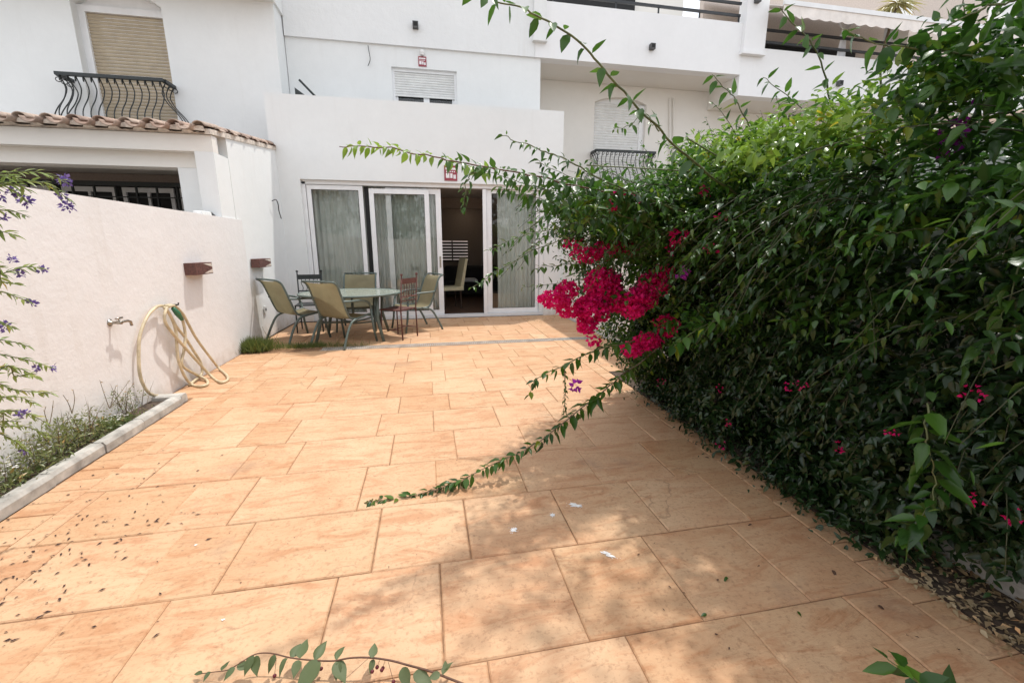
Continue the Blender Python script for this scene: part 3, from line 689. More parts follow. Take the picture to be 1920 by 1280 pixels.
for i in range(7):
    a = link('roof_tile', bar_me, roof, (-2.50, 6.35+i*.42, 2.80+i*.42*math.tan(sl)), (sl+R(3), 0, R(12)), (.55,1,.6))
# floodlight on the garden wall
fl = empty('floodlight', (-2.62, 6.05, 1.76)); tag(fl, 'small white floodlight lying on top of the garden wall', 'lamp')
MB().cham(-.05,.05,-.22,.0,.0,.05,.008).build('housing', M['white_plastic'], fl)
mb = MB()
for i in range(5): mb.box(-.05, .05, .01+i*.02, .018+i*.02, .0, .05-.007*i)
o = mb.build('cooling_fin', M['pvc_line'], fl); o['kind'] = 'stuff'

# ================================================================ RIGHT NEIGHBOUR
rb = empty('terrace_block', (7, 10.9, 0)); tag(rb, 'white apartment block with balconies and striped awning behind the bougainvillea', 'building')
def RB(mb, name, mat, parent=None, smooth=False): return N_(mb, name, mat, parent, smooth, rb)
mb = MB(); hx0, hx1 = 4.22, 5.60
hole_wall(mb, 2.545, 7.3, 0, 5.297, 10.9, 11.2, hx0, hx1, 2.75, 5.1)
arc = [(hx0+(hx1-hx0)*i/10, 4.90+.14*(1-(2*i/10-1)**2)) for i in range(11)]
mb.prism([(hx0,5.099)]+arc+[(hx1,5.099)], 10.9, 11.2); RB(mb, 'recessed_wall', 'plaster_cream')
RB(MB().box(hx0, hx0+.03, 10.98, 11.05, 2.75, 4.9).box(hx1-.13, hx1, 10.98, 11.05, 2.75, 4.9).box(hx0, hx1, 11.05, 11.1, 4.9, 5.1), 'shutter_frame', 'pvc')
N_slats('shutter_white', hx0+.03, hx1-.13, 2.75, 4.91, 11.0, .06, rb)
bx0 = (4.179,10.550,3.720)
bx1 = (5.739,10.550,3.708)
balcony(rb, bx0[0], bx1[0], 10.9, bx0[2], bx0[2]-.95, nf=14)
RB(MB().box(2.405, 7.29, 9.75, 10.0, 5.3, 6.35), 'balcony_parapet', 'plaster_bright')
RB(MB().box(2.41, 7.29, 10.0, 12.6, 5.3, 5.45), 'balcony_slab', 'plaster_cream')
RB(MB().box(7.25, 7.80, 9.66, 9.748, 5.76, 8.6).box(7.22, 7.83, 9.63, 9.748, 5.70, 5.758).box(7.30, 7.8, 9.75, 10.0, 5.90, 8.6), 'pilaster', 'plaster_bright')
rl = RB(MB().box(2.7, 7.24, 9.85, 9.89, 6.52, 6.57).box(2.7, 7.24, 9.85, 9.89, 6.76, 6.81).box(2.7, 7.24, 9.85, 9.89, 7.0, 7.05), 'balcony_railing', 'rail_black')
for xx in (2.8, 4.2, 5.2, 6.2, 7.2): RB(MB().box(xx, xx+.03, 9.862, 9.884, 6.35, 6.519), 'railing_post', 'rail_black')
RB(MB().box(2.41, 7.29, 12.4, 12.6, 5.45, 8.4), 'balcony_back_wall', 'plaster_cream')
RB(MB().box(2.8, 5.8, 12.3, 12.38, 5.5, 8.0), 'balcony_glazing', 'dark')
# lower balcony to the right
RB(MB().box(7.295, 22, 9.755, 10.0, 4.87, 5.89), 'balcony_parapet', 'plaster_bright')
RB(MB().box(7.295, 22, 10.0, 12.6, 4.87, 5.0), 'balcony_slab', 'plaster_cream')
RB(MB().box(7.3, 22, 10.9, 11.2, 0, 4.868), 'recessed_wall', 'plaster_cream')
RB(MB().box(7.85, 22, 12.3, 12.5, 5.0, 9), 'balcony_back_wall', 'beige')
RB(MB().box(7.297, 7.42, 10.0, 10.9, 5.001, 5.298), 'slab_edge', 'plaster_cream')
RB(MB().box(9.2, 13, 12.2, 12.28, 5.0, 7.2), 'balcony_glazing', 'dark')
RB(MB().box(7.82, 22, 9.85, 9.89, 6.05, 6.10).box(7.82, 22, 9.85, 9.89, 6.3, 6.35), 'balcony_railing', 'rail_black')
for i in range(9): RB(MB().box(7.9+i*1.5, 7.94+i*1.5, 9.862, 9.884, 5.89, 6.049), 'railing_post', 'rail_black')
RB(MB().box(11.75, 12.15, 10.0, 10.3, 5.9, 9), 'column', 'plaster_bright')
RB(MB().box(15, 15.5, 10.0, 10.3, 5.9, 9), 'column', 'plaster_bright')
bl = MB()
for i in range(4): bl.box(9.25+i*.16, 9.34+i*.16, 10.78, 10.82, 1.5, 4.86)
RB(bl, 'vertical_blind', 'pvc')
RB(MB().box(9.2, 9.95, 10.85, 10.895, 1.5, 4.86), 'doorway', 'dark')
RB(MB().tube([(6.202,10.860,5.086), (6.262,10.860,4.391), (6.500,10.860,2.013)], .02, 8).tube([(6.305,10.860,5.092), (6.436,10.860,3.628), (6.611,10.860,2.015)], .02, 8), 'drain_pipe', 'plaster_cream')
spout(0, (5.033,9.750,5.678), rb, 0); spout(0, (10.018,9.755,5.284), rb, 0)
spout(0, (7.450,9.660,6.764), rb, 0)
# awning with scalloped valance
aw = empty('awning', (9.090,9.300,6.662)); tag(aw, 'beige fabric awning with scalloped edge over the right balcony', 'awning')
a0, a1 = Vector((7.840,9.300,6.545))-aw.location, Vector((11.178,9.300,6.554))-aw.location
x0, x1, z = a0.x, a1.x+3.5, a0.z
MB().add([(x0,0,z),(x1,0,z),(x1,2.9,z+1.5),(x0,2.9,z+1.5),(x0,0,z-.02),(x1,0,z-.02),(x1,2.9,z+1.48),(x0,2.9,z+1.48)], [(0,1,2,3),(7,6,5,4),(0,4,5,1),(1,5,6,2),(3,2,6,7),(0,3,7,4)]).build('canopy', M['awning'], aw)
MB().box(x0, x1, -.05, .0, z, z+.09).build('front_bar', M['pvc'], aw)
n = 160; vs = []
for i in range(n+1):
    xx = x0+(x1-x0)*i/n; vs += [(xx, -.03, z-.002), (xx, -.035+.01*math.sin(i*.7), z-.20-.035*abs(math.sin(i/n*math.pi*22)))]
MB().add(vs, [(2*i, 2*i+1, 2*i+3, 2*i+2) for i in range(n)]).build('valance', M['awning'], aw)
# tied balcony curtain
p = (10.138,9.900,6.823)
def pin(t): return 1.0 if t < .02 else max(.16, 1-3.0*t) if t < .45 else .16+.25*(t-.45)
n = 60; vs = []
ct = empty('tied_curtain', p); tag(ct, 'white curtain gathered and tied on the right hand balcony', 'curtain')
for r in range(25):
    t = r/24; w = pin(t)*.48
    for i in range(n+1):
        u = i/n-.5; vs.append((u*2*w, .04*math.sin(i*1.3+t*2)*(.4+w), .1-1.35*t))
MB().add(vs, [(r*(n+1)+i, r*(n+1)+i+1, (r+1)*(n+1)+i+1, (r+1)*(n+1)+i) for r in range(24) for i in range(n)]).build('cloth', M['curtain_white'], ct, smooth=True)
MB().lathe([(.085,-.02),(.09,0),(.085,.02)], (0,0,-.42), 12).build('tie_band', M['curtain_white'], ct)
# potted palm on the balcony
pc = (11.178,9.600,7.045)
pt = empty('balcony_palm', (pc[0], pc[1], 5.0)); tag(pt, 'thin palm with straw coloured fronds rising from the right balcony', 'palm')
hz = pc[2]-5.0
MB().lathe([(.12,0),(.17,.3),(.18,.32)], (0,.45,0), 14).build('pot', M['terracotta'], pt)
MB().tube([(0,.45,.3),(.02,.2,.9*hz*.5),(0,0,hz)], [.035,.03,.028], 8).build('trunk', M['stem_dry'], pt, smooth=True)
LV = Leaves(); k = 130
d = rdir(k); d[:,2] = np.abs(d[:,2])*.2-.55*rng.random(k); LV.add(np.tile([0,0,hz],(k,1)), unit(d), unit(rdir(k)+[0,0,1]), rng.uniform(.35,.62,k))
M['palm_leaf'] = leafmat('straw_palm_leaf', (.25,.2,.08), (.33,.27,.12), (.3,.3,.12))
foliage('fronds', M['palm_leaf'], LV, pt, leaf_tpl(w=.07, droop=.35, fold=.05))

# ================================================================ WALL FITTINGS
def wall_lamp(y0, y1, lbl):
    z0, z1 = 1.10, 1.225; o = empty('wall_lamp', (-2.5, (y0+y1)/2, z0)); h = z1-z0; w = (y1-y0)/2; d = .11
    tag(o, lbl, 'wall lamp', 'clay wall lamps on the left wall')
    MB().box(0, d-.012, -w, w, 0, .012).box(0, d-.012, -w, w, h-.012, h).box(0, d-.012, -w, -w+.012, .012, h-.012).box(0, d-.012, w-.012, w, .012, h-.012).build('box', M['lamp_clay'], o)
    mb = MB()   # pierced front panel: dark clay with pale wedge cut-outs
    mb.add([(d-.012,-w,0),(d,-w,0),(d,w,0),(d-.012,w,0),(d-.012,-w,h),(d,-w,h),(d,w,h),(d-.012,w,h)], [(0,3,2,1),(4,5,6,7),(0,1,5,4),(1,2,6,5),(2,3,7,6),(3,0,4,7)])
    mb.build('front_panel', M['lamp_clay'], o)
    c = MB()
    for s in (0, 1):
        zz = h*.08 if s == 0 else h*.92; zm = h*.40 if s == 0 else h*.60
        c.add([(d+.002,-w*.1,(zz+zm)/2 if False else zz),(d+.002,w*.96,zz),(d+.002,w*.96,zm),(d+.002,w*.6,zm*.7+zz*.3)], [(0,1,2,3)])
    c.build('cut_out', M['mortar'], o); return o
wall_lamp(5.10, 5.46, 'brown clay wall lamp above the coiled hose')
wall_lamp(6.88, 7.36, 'brown clay wall lamp nearer the house, above the patio chairs')
st = MB()
tap = empty('garden_tap', (-2.5, 3.90, .80)); tag(tap, 'small dull metal garden tap on the left wall beside the hose', 'tap')
MB().lathe([(.028,0),(.03,.006),(.012,.01),(.012,.05),(.016,.055),(.016,.085),(.01,.09)], (0,0,0), 12, 'x').build('body', M['chrome'], tap, smooth=True)
MB().tube([(.07,.0,.0),(.075,.03,.002),(.08,.08,.0),(.08,.11,-.012),(.08,.115,-.045)], [.011,.011,.011,.010,.011], 8).build('spout', M['chrome'], tap, smooth=True)
MB().tube([(.07,.0,.0),(.07,.0,.03)], .007, 8).tube([(.07,-.035,.034),(.07,.04,.034)], .008, 8).build('handle', M['chrome'], tap, smooth=True)
sk = empty('wall_socket', (-2.5, 7.19, .40)); tag(sk, 'white square socket low on the wall behind the green chair', 'socket')
MB().box(0,.012,-.05,.05,0,.1).build('plate', M['white_plastic'], sk); MB().lathe([(.025,.013),(.025,.016)], (0,0,.05), 10, 'x').build('outlet', M['pvc_line'], sk)
# hose
hs = empty('garden_hose', (-2.44, 4.7, 0)); tag(hs, 'cream garden hose coiled over a wall hook with loops on the paving', 'hose')
def hose_path(pts, dx):
    P = smooth_path(pts, 8); P[:,0] += dx; P = P-np.array(hs.location); return P.tolist()
la = [(-2.331,4.356,0.016), (-2.455,4.391,0.023), (-2.455,4.195,0.086), (-2.455,4.098,0.173), (-2.455,4.057,0.331), (-2.455,4.108,0.554), (-2.455,4.170,0.672), (-2.455,4.301,0.792), (-2.455,4.452,0.853), (-2.455,4.542,0.851)]
lb = [(-2.455,4.542,0.851), (-2.455,4.684,0.828), (-2.455,4.777,0.703), (-2.455,4.795,0.536), (-2.455,4.730,0.385), (-2.455,4.647,0.268), (-2.455,4.709,0.185), (-2.455,4.909,0.058), (-2.369,4.873,0.016), (-2.285,4.709,0.016), (-2.320,4.645,0.016), (-2.432,4.720,0.016), (-2.455,4.661,0.126), (-2.455,4.602,0.307), (-2.455,4.621,0.464), (-2.455,4.644,0.603), (-2.455,4.597,0.747), (-2.455,4.522,0.839)]
lc = [(-2.455,4.522,0.839), (-2.455,4.456,0.758), (-2.455,4.484,0.653), (-2.455,4.692,0.421), (-2.455,4.916,0.185), (-2.398,4.997,0.016), (-2.203,4.747,0.016), (-2.174,4.835,0.016), (-2.266,5.032,0.016), (-2.455,5.304,0.029), (-2.455,5.138,0.210), (-2.455,4.941,0.445), (-2.455,4.831,0.623), (-2.455,4.760,0.743), (-2.455,4.649,0.832), (-2.455,4.547,0.841)]
ld = [(-2.455,4.547,0.841), (-2.455,4.609,0.755), (-2.455,4.679,0.628), (-2.455,4.793,0.498), (-2.455,4.922,0.311), (-2.455,5.011,0.171), (-2.455,4.998,0.055), (-2.455,4.856,0.027), (-2.444,4.705,0.016)]
hp = MB()
for i, (pp, dx) in enumerate(((la,0),(lb,.02),(lc,.045),(ld,.012))):
    MB().tube(hose_path(pp, dx), .0135, 8).build('hose_loop', M['hose'], hs, smooth=True)
q = Vector((-2.455,4.663,0.758))-hs.location
MB().tube([tuple(q+Vector((.05,-.06,.06))), tuple(q+Vector((.05,0,0))), tuple(q+Vector((.055,.05,-.07)))], [.018,.026,.016], 8).build('nozzle', M['nozzle'], hs, smooth=True)
MB().tube([(-.055,-.05,.845),(.06,-.05,.845),(.065,-.05,.865)], .008, 6).build('wall_hook', M['iron'], hs)

# ================================================================ GARDEN FURNITURE
tb = empty('patio_table', (-1.17, 6.98, 0)); tag(tb, 'oval green grey patio table in the corner by the glass doors', 'table')
k = 40; a, b = .77, .64
mb = MB()
def ell(s, z): return [(a*s*math.cos(2*math.pi*i/k), b*s*math.sin(2*math.pi*i/k), z) for i in range(k)]
mb.add(ell(.965,.70)+ell(.965,.708), [tuple(range(k-1,-1,-1)), tuple(range(k,2*k))]+[(i,(i+1)%k,(i+1)%k+k,i+k) for i in range(k)]); mb.build('tabletop', M['tabletop'], tb)
MB().tube(ell(.985,.70), .016, 8, close=True).build('table_rim', M['green_metal'], tb, smooth=True)
for sx in (-1,1):
    for sy in (-1,1):
        MB().tube([(sx*.48,sy*.42,0),(sx*.40,sy*.34,.35),(sx*.42,sy*.36,.69)], [.022,.026,.026], 8).build('leg', M['green_metal'], tb, smooth=True)
MB().tube([(-.40,.34,.3),(0,0,.22),(.40,-.34,.3)], .014, 6).tube([(-.40,-.34,.3),(0,0,.24),(.40,.34,.3)], .014, 6).build('cross_brace', M['green_metal'], tb, smooth=True)
MB().tube([(0,0,.70),(0,0,.22)], .02, 8).build('centre_pole', M['green_metal'], tb)
def copy_tree(o, parent=None):
    c = o.copy(); COL.objects.link(c); c.parent = parent
    for ch in [x for x in S.objects if x.parent == o]: copy_tree(ch, c)
    return c
def sling_chair():
    t = empty('sling_chair'); w = .27
    # side profile (front = +x): back top -> seat -> front
    prof = smooth_path([(-.42,.935),(-.345,.88),(-.28,.72),(-.20,.50),(-.14,.415),(-.02,.395),(.14,.41),(.24,.425),(.275,.40)], 5)
    nb_ = int(len(prof)*.45)
    def sheet(pr, ww):
        m = len(pr); vs = []
        for x, z in pr:
            for j in range(5):
                u = j/4-.5; vs.append((x, u*2*ww, z-.012*(1-4*u*u)))
        return MB().add(vs, [(i*5+j, i*5+j+1, (i+1)*5+j+1, (i+1)*5+j) for i in range(m-1) for j in range(4)])
    sheet(prof[2:nb_+1], w-.012).build('backrest', M['sling'], t, smooth=True)
    sheet(prof[nb_:], w-.012).build('seat', M['sling'], t, smooth=True)
    fr = MB()
    for s in (-1,1): fr.tube([(x, s*w, z) for x, z in prof], .015, 6)
    fr.tube([(prof[0][0], -w, prof[0][1]), (prof[0][0]-.012, 0, prof[0][1]+.006), (prof[0][0], w, prof[0][1])], .015, 6)
    fr.tube([(.272,-w,.395),(.272,w,.395)], .012, 6); fr.build('frame', M['green_metal'], t, smooth=True)
    for s in (-1,1):
        MB().tube(smooth_path([(-.27,s*w,.66),(-.16,s*(w+.035),.655),(.05,s*(w+.04),.645),(.19,s*(w+.04),.60),(.245,s*(w+.03),.50)],4).tolist(), .017, 6).build('armrest', M['green_metal'], t, smooth=True)
        MB().tube([(.24,s*(w+.03),.52),(.27,s*(w+.035),.2),(.31,s*(w+.045),0)], .017, 6).build('leg', M['green_metal'], t, smooth=True)
        MB().tube(smooth_path([(-.0,s*(w+.02),.40),(-.16,s*(w+.03),.36),(-.27,s*(w+.035),.2),(-.36,s*(w+.045),0)],4).tolist(), .017, 6).build('leg', M['green_metal'], t, smooth=True)
    return t
proto = sling_chair()
chairs = [((-1.99,7.04), 45, 'olive sling patio chair by the left wall, side turned, nearest the grass tuft'),
          ((-1.23,6.53), 56, 'olive sling patio chair with its back to the camera in front of the table'),
          ((-1.20,7.72), 268, 'olive sling patio chair behind the table in front of the left glass pane'),
          ((-.24,7.52), 205, 'olive sling patio chair at the right end of the table beside the open door')]
for i, ((x, yy), az, lb_) in enumerate(chairs):
    o = proto if i == 0 else copy_tree(proto)
    o.location = (x, yy, 0); o.rotation_euler = (0, 0, R(az)); tag(o, lb_, 'chair', 'olive sling patio chairs round the table')
def iron_chair(mat, lbl, loc, az):
    t = empty('iron_chair', (*loc, 0), R(az)); tag(t, lbl, 'chair', 'wrought iron chairs at the table'); w = .19; m = M[mat]
    for s in (-1,1):
        mb = MB().tube([(-.20,s*w,0),(-.19,s*w,.45),(-.235,s*w,.97)], .011, 6)
        mb.lathe([(.001,-.02),(.016,-.012),(.021,0),(.016,.014),(.001,.022)], (-.237,s*w,.99), 8); mb.build('back_post', m, t, smooth=True)
        MB().tube([(.19,s*w*1.05,0),(.18,s*w,.45)], .011, 6).build('leg', m, t, smooth=True)
    top = []
    for i in range(9):
        u = i/8*2-1; top.append((-.228-.006*(1-u*u), u*(w-.005), .90+.0*(1-u*u)))
    mb = MB()
    for i in range(8):
        (x0_,y0_,z0_),(x1_,y1_,z1_) = top[i], top[i+1]; mb.add([(x0_-.006,y0_,z0_-.045),(x1_-.006,y1_,z1_-.045),(x1_-.012,y1_,z1_+.035),(x0_-.012,y0_,z0_+.035),(x0_+.006,y0_,z0_-.045),(x1_+.006,y1_,z1_-.045),(x1_,y1_,z1_+.035),(x0_,y0_,z0_+.035)], [(0,1,2,3),(7,6,5,4),(0,4,5,1),(3,2,6,7)])
    mb.build('top_rail', m, t)
    MB().tube([(-.212,-w,.66),(-.212,w,.66)], .012, 6).tube([(-.208,-w,.60),(-.208,w,.60)], .008, 6).build('back_rail', m, t)
    for i in range(5):
        y_ = -w*.66+w*1.32*i/4; MB().tube(smooth_path([(-.214,y_,.66),(-.22,y_+.012,.72),(-.222,y_-.012,.79),(-.226,y_,.86)],3).tolist(), .006, 5).build('spindle', m, t, smooth=True)
    MB().cham(-.19,.20,-.20,.20,.445,.465,.006).build('seat', m, t)
    MB().tube([(-.2,-w,.15),(.19,-w,.15)], .007, 5).tube([(-.2,w,.15),(.19,w,.15)], .007, 5).tube([(0,-w,.15),(0,w,.15)], .007, 5).build('stretcher', m, t)
    return t
iron_chair('iron', 'black wrought iron chair with ball finials in the wall corner', (-1.98, 7.72), 275)
iron_chair('rust', 'rusty red wrought iron chair with ball finials at the right of the table', (-.47, 6.84), 146)

# ================================================================ BOUGAINVILLEA
bg_ = empty('bougainvillea', (2.3, 2.6, 0)); tag(bg_, 'huge bougainvillea with long arching shoots and magenta flowers over the patio', 'shrub')
bg_.matrix_world = Matrix.Identity(4); bg_.location = (0,0,0)
L = Leaves()
# profile sweep: outer surface of the mass in (x,z), sampled along y
prof = np.array([(2.02,.03),(1.95,.3),(1.93,.7),(1.92,1.05),(1.86,1.32),(1.78,1.55),(1.85,1.74),(2.05,1.85),(2.4,1.93),(3.0,1.95)])
def sweep(LV, n, y0, y1, t0, t1, leaf_len, n_leaf, length, depth, up, lump=.075):
    cl = np.concatenate([[0], np.cumsum(np.linalg.norm(np.diff(prof, axis=0), axis=1))]); cl /= cl[-1]
    t = rng.uniform(t0, t1, n); yy = rng.uniform(y0, y1, n)
    x = np.interp(t, cl, prof[:,0]); z = np.interp(t, cl, prof[:,1])
    t2 = np.clip(t+.01, 0, 1); tx = np.interp(t2, cl, prof[:,0])-x; tz = np.interp(t2, cl, prof[:,1])-z
    nl = np.hypot(tx, tz)+1e-9; nx, nz = -tz/nl, tx/nl
    ex = (1-np.clip((yy-2.9)/.9, 0, 1)**2)     # taper at the far end
    z = z*(.55+.45*ex)
    lum = lump*(np.sin(yy*5.1+t*9)+np.sin(yy*11.3-t*14+1)*.6+np.sin(yy*2.3+t*23)*.5+.7*np.sin(yy*19+t*31)*np.sin(t*47-yy*8))
    gap = np.sin(yy*8.7+t*29+2)*np.sin(t*37-yy*6.1)+.45*np.sin(yy*23)*np.sin(t*71)
    deepg = np.clip((gap-.35)*3, 0, 1); lum = lum-deepg*.40
    d = depth*rng.random(n)**1.5
    zz_ = z+nz*(lum-d)
    lift = np.where(yy < 1.22, .10+(1.22-yy)*.55, 0)      # the foliage lifts off the soil near the camera
    P = np.stack([x+nx*(lum-d), yy, np.maximum(zz_, .03)], 1); P[:,2] = np.maximum(P[:,2], lift+.15*rng.random(n)*(yy < 1.22)+.03)
    D = unit(np.stack([nx, np.zeros(n), nz], 1)+np.array([0,-.1,up])+rdir(n)*.6)
    sprigs(LV, P-D*length*.5, D, n_leaf, length*rng.uniform(.5,1.4,n), leaf_len)
top = Leaves(); low = Leaves(); mid = Leaves()
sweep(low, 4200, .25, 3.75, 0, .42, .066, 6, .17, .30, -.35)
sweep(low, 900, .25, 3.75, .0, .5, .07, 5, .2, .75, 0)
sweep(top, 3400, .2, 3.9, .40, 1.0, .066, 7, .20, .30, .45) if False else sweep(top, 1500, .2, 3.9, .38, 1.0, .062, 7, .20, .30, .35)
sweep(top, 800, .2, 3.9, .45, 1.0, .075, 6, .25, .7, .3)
for c, r, n, ll in (((1.60,3.05,1.28),(.58,.45,.42),420,.058), ((1.85,2.75,1.62),(.62,.6,.33),420,.062), ((1.35,2.9,1.62),(.45,.4,.2),150,.055),
                    ((1.98,1.0,2.05),(.4,.3,.25),60,.08), ((2.2,1.7,2.05),(.3,.4,.1),25,.075), ((1.78,3.3,.75),(.35,.4,.4),220,.055), ((2.35,3.0,2.02),(.5,.6,.12),120,.06), 
                    ((1.62,2.3,.95),(.25,.3,.15),60,.06)):
    clump(top, c, r, n, ll)
clump(top, (1.6,1.75,2.95), (.55,.5,.12), 110, .07); clump(top, (2.1,1.2,2.8), (.5,.5,.12), 70, .07); clump(top, (1.25,2.35,3.15), (.35,.35,.1), 40, .065)  # unseen sprays above the view, added to dapple the paving with shade
twig_mb = MB()
def arches(LV, n, x, yr, z, dx, up, length, droop, n_leaf, leaf_len, leafz=1.0):
    P0 = np.stack([rng.uniform(*x, n), rng.uniform(*yr, n), rng.uniform(*z, n)], 1)
    D0 = unit(np.stack([np.full(n, -dx), rng.normal(size=n)*.45, np.full(n, up)], 1)+rng.normal(size=(n,3))*[.15,.1,.25])
    Ls = rng.uniform(*length, n); dr = rng.uniform(*droop, n); side = unit(np.cross(D0, rdir(n)))
    for k in range(n_leaf):
        t = (k+.5)/n_leaf; p = P0+D0*(Ls[:,None]*t)+np.array([0,0,-1.])*(Ls*dr*t*t)[:,None]
        tg_ = unit(D0+np.array([0,0,-1.])*(2*dr*t)[:,None]); a = k*2.4; s1_ = unit(np.cross(tg_, [0,0,1.])); s2_ = np.cross(s1_, tg_)
        out = s1_*math.cos(a)+s2_*math.sin(a)*.6
        LV.add(p+rng.normal(size=(n,3))*.006, unit(out+tg_*.75+np.array([0,0,-.25])+rdir(n)*.3), unit(np.array([0,0,1.])+rdir(n)*.45), leaf_len*(1.15-.7*t)*rng.uniform(.55,1.3,n))
    for i in range(min(n, 70)):
        twig_mb.tube([tuple(P0[i]+D0[i]*Ls[i]*t-np.array([0,0,1.])*Ls[i]*dr[i]*t*t) for t in (0,.25,.5,.75,1)], [.0028,.0024,.002,.0015,.001], 4)
arches(top, 240, (1.75,2.3), (.5,3.6), (1.45,1.75), 1, .5, (.4,.8), (.45,.9), 14, .078)
arches(mid, 200, (1.8,2.2), (.5,3.4), (1.10,1.5), 1, .35, (.3,.6), (.5,.9), 12, .076)
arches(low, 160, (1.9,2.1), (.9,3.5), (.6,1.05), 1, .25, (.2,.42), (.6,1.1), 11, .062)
arches(top, 140, (1.5,2.2), (2.3,3.5), (1.2,1.75), 1, .6, (.4,.75), (.2,.7), 15, .055)
arches(top, 110, (1.7,2.5), (1.9,3.7), (1.74,1.90), .6, 1.0, (.25,.5), (.1,.5), 12, .058)
clump(top, (1.792,1.200,1.994), (.22,.15,.17), 75, .07); clump(top, (1.969,1.450,1.988), (.22,.2,.1), 50, .07)
clump(mid, (1.980,3.350,0.504), (.35,.25,.28), 260, .055); clump(mid, (1.708,3.400,0.768), (.3,.2,.2), 130, .05)
clump(top, (1.199,2.700,1.617), (.30,.3,.13), 130, .055); clump(top, (1.523,2.600,1.564), (.3,.3,.18), 160, .06); clump(mid, (1.196,2.950,1.510), (.3,.2,.12), 110, .05)
arches(top, 60, (1.0,1.5), (2.3,3.1), (1.5,1.75), 1, .35, (.35,.6), (.3,.8), 14, .052)
arches(mid, 70, (1.75,2.0), (1.4,3.2), (1.45,1.7), 1, .3, (.5,.8), (.5,.9), 15, .07)
# ground-hugging growth along the edge of the paving
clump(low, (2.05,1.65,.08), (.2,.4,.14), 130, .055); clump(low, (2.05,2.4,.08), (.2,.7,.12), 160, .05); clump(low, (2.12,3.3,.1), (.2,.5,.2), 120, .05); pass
rest = Leaves()
B = lambda *a, **k: shoot(bg_, *a, rest=rest, **k)
# arching hero shoots, tip first
B([(-0.290,1.720,1.733), (-0.177,1.760,1.742), (0.016,1.820,1.734), (0.238,1.920,1.719), (0.496,2.020,1.708), (0.806,2.150,1.669), (1.177,2.300,1.632), (1.766,2.500,1.496), (2.544,2.800,1.244)], .007, .024, .06, .019, mat='stem_red')
B([(0.101,1.950,1.745), (0.248,2.000,1.720), (0.516,2.100,1.673), (0.751,2.150,1.625), (1.119,2.300,1.540), (1.667,2.500,1.364)], .004, .03, .06, .022)
B([(0.319,2.000,1.650), (0.505,2.050,1.618), (0.753,2.150,1.565), (1.149,2.350,1.455)], .004, .03, .06, .022, hang=.9)
B([(0.541,2.100,1.789), (0.765,2.200,1.726), (1.047,2.300,1.694), (1.539,2.450,1.586)], .004, .03, .055, .024)
clump(top, (0.784,2.200,1.596), (.17,.2,.07), 45, .06); clump(top, (1.169,2.350,1.660), (.2,.2,.1), 60, .055)
B([(-0.374,2.220,0.016), (-0.146,2.250,0.002), (0.098,2.280,0.040), (0.357,2.320,0.118), (0.602,2.380,0.181), (0.830,2.450,0.293), (1.062,2.500,0.432), (1.328,2.600,0.571), (1.684,2.750,0.718)], .006, .035, .062, .017, hang=.7, mat='stem_dry')
B([(0.175,1.550,2.194), (0.257,1.580,2.172), (0.392,1.620,2.165), (0.575,1.700,2.132), (0.772,1.800,2.046), (1.055,1.950,1.917), (1.388,2.100,1.794), (1.853,2.300,1.640), (2.362,2.500,1.466)], .0085, .045, .062, .05)
B([(0.324,1.880,1.834), (0.478,1.950,1.814), (0.642,2.000,1.774), (0.868,2.100,1.715), (1.341,2.300,1.616), (1.801,2.500,1.529)], .007, .022, .05, .03)
B([(1.349,2.000,2.175), (1.565,2.100,2.104), (1.757,2.200,1.987), (1.966,2.300,1.849), (2.356,2.500,1.751)], .007, .04, .062, .05)
B([(1.622,2.000,2.182), (1.944,2.100,2.101), (2.266,2.200,2.025), (2.591,2.300,1.901)], .006, .04, .062, .045)
B([(1.462,1.750,2.341), (1.758,1.850,2.248), (2.008,2.000,2.124), (2.355,2.200,1.973)], .008, .05, .06, .05)
B([(1.369,1.350,2.083), (1.474,1.320,2.040), (1.583,1.300,2.022), (1.739,1.250,1.994), (1.894,1.200,1.955), (2.054,1.150,1.894)], .006, .05, .075, .05)
B([(1.580,1.300,2.032), (1.632,1.250,2.062), (1.698,1.200,2.089), (1.757,1.150,2.106), (1.821,1.100,2.142)], .006, .05, .07, .05)
B([(1.828,1.350,2.258), (1.889,1.350,2.151), (1.953,1.350,2.074), (2.158,1.400,1.965)], .006, .05, .07, .06)
B([(0.248,2.550,1.147), (0.452,2.650,1.257), (0.681,2.750,1.363), (0.928,2.850,1.440), (1.340,3.000,1.505), (1.868,3.100,1.521)], .006, .028, .055, .028)
B([(0.363,2.600,1.365), (0.564,2.700,1.439), (0.800,2.800,1.500), (1.135,2.900,1.543), (1.632,3.000,1.553)], .006, .025, .055, .028)
B([(0.615,2.800,1.118), (0.784,2.850,1.133), (0.953,2.900,1.141), (1.190,3.000,1.169)], .004, .02, .04, .03)
B([(0.670,2.700,1.246), (0.842,2.800,1.265), (1.067,2.900,1.270), (1.352,3.000,1.284)], .005, .03, .05, .035)
B([(0.529,2.200,0.574), (0.590,2.250,0.661), (0.786,2.350,0.698), (1.026,2.450,0.759), (1.355,2.600,0.764)], .006, .045, .068, .034, hang=.8)
B([(0.791,2.360,0.386), (0.793,2.360,0.541), (0.783,2.360,0.676)], .005, .018, .02, .012, hang=.9, mat='stem_dry')
B([(1.449,0.930,0.460), (1.504,0.940,0.509), (1.582,0.960,0.592), (1.597,0.980,0.675), (1.567,1.000,0.780), (1.619,1.050,0.868)], .004, .05, .068, .017, hang=.35, key='young')
B([(1.213,1.950,0.867), (1.342,1.950,0.955), (1.545,1.980,1.017), (1.749,2.000,1.069), (1.987,2.100,1.217)], .005, .05, .065, .034, hang=.8)
B([(1.522,1.600,1.069), (1.737,1.650,1.054), (1.966,1.700,1.077), (2.237,1.750,1.130)], .004, .04, .06, .034)
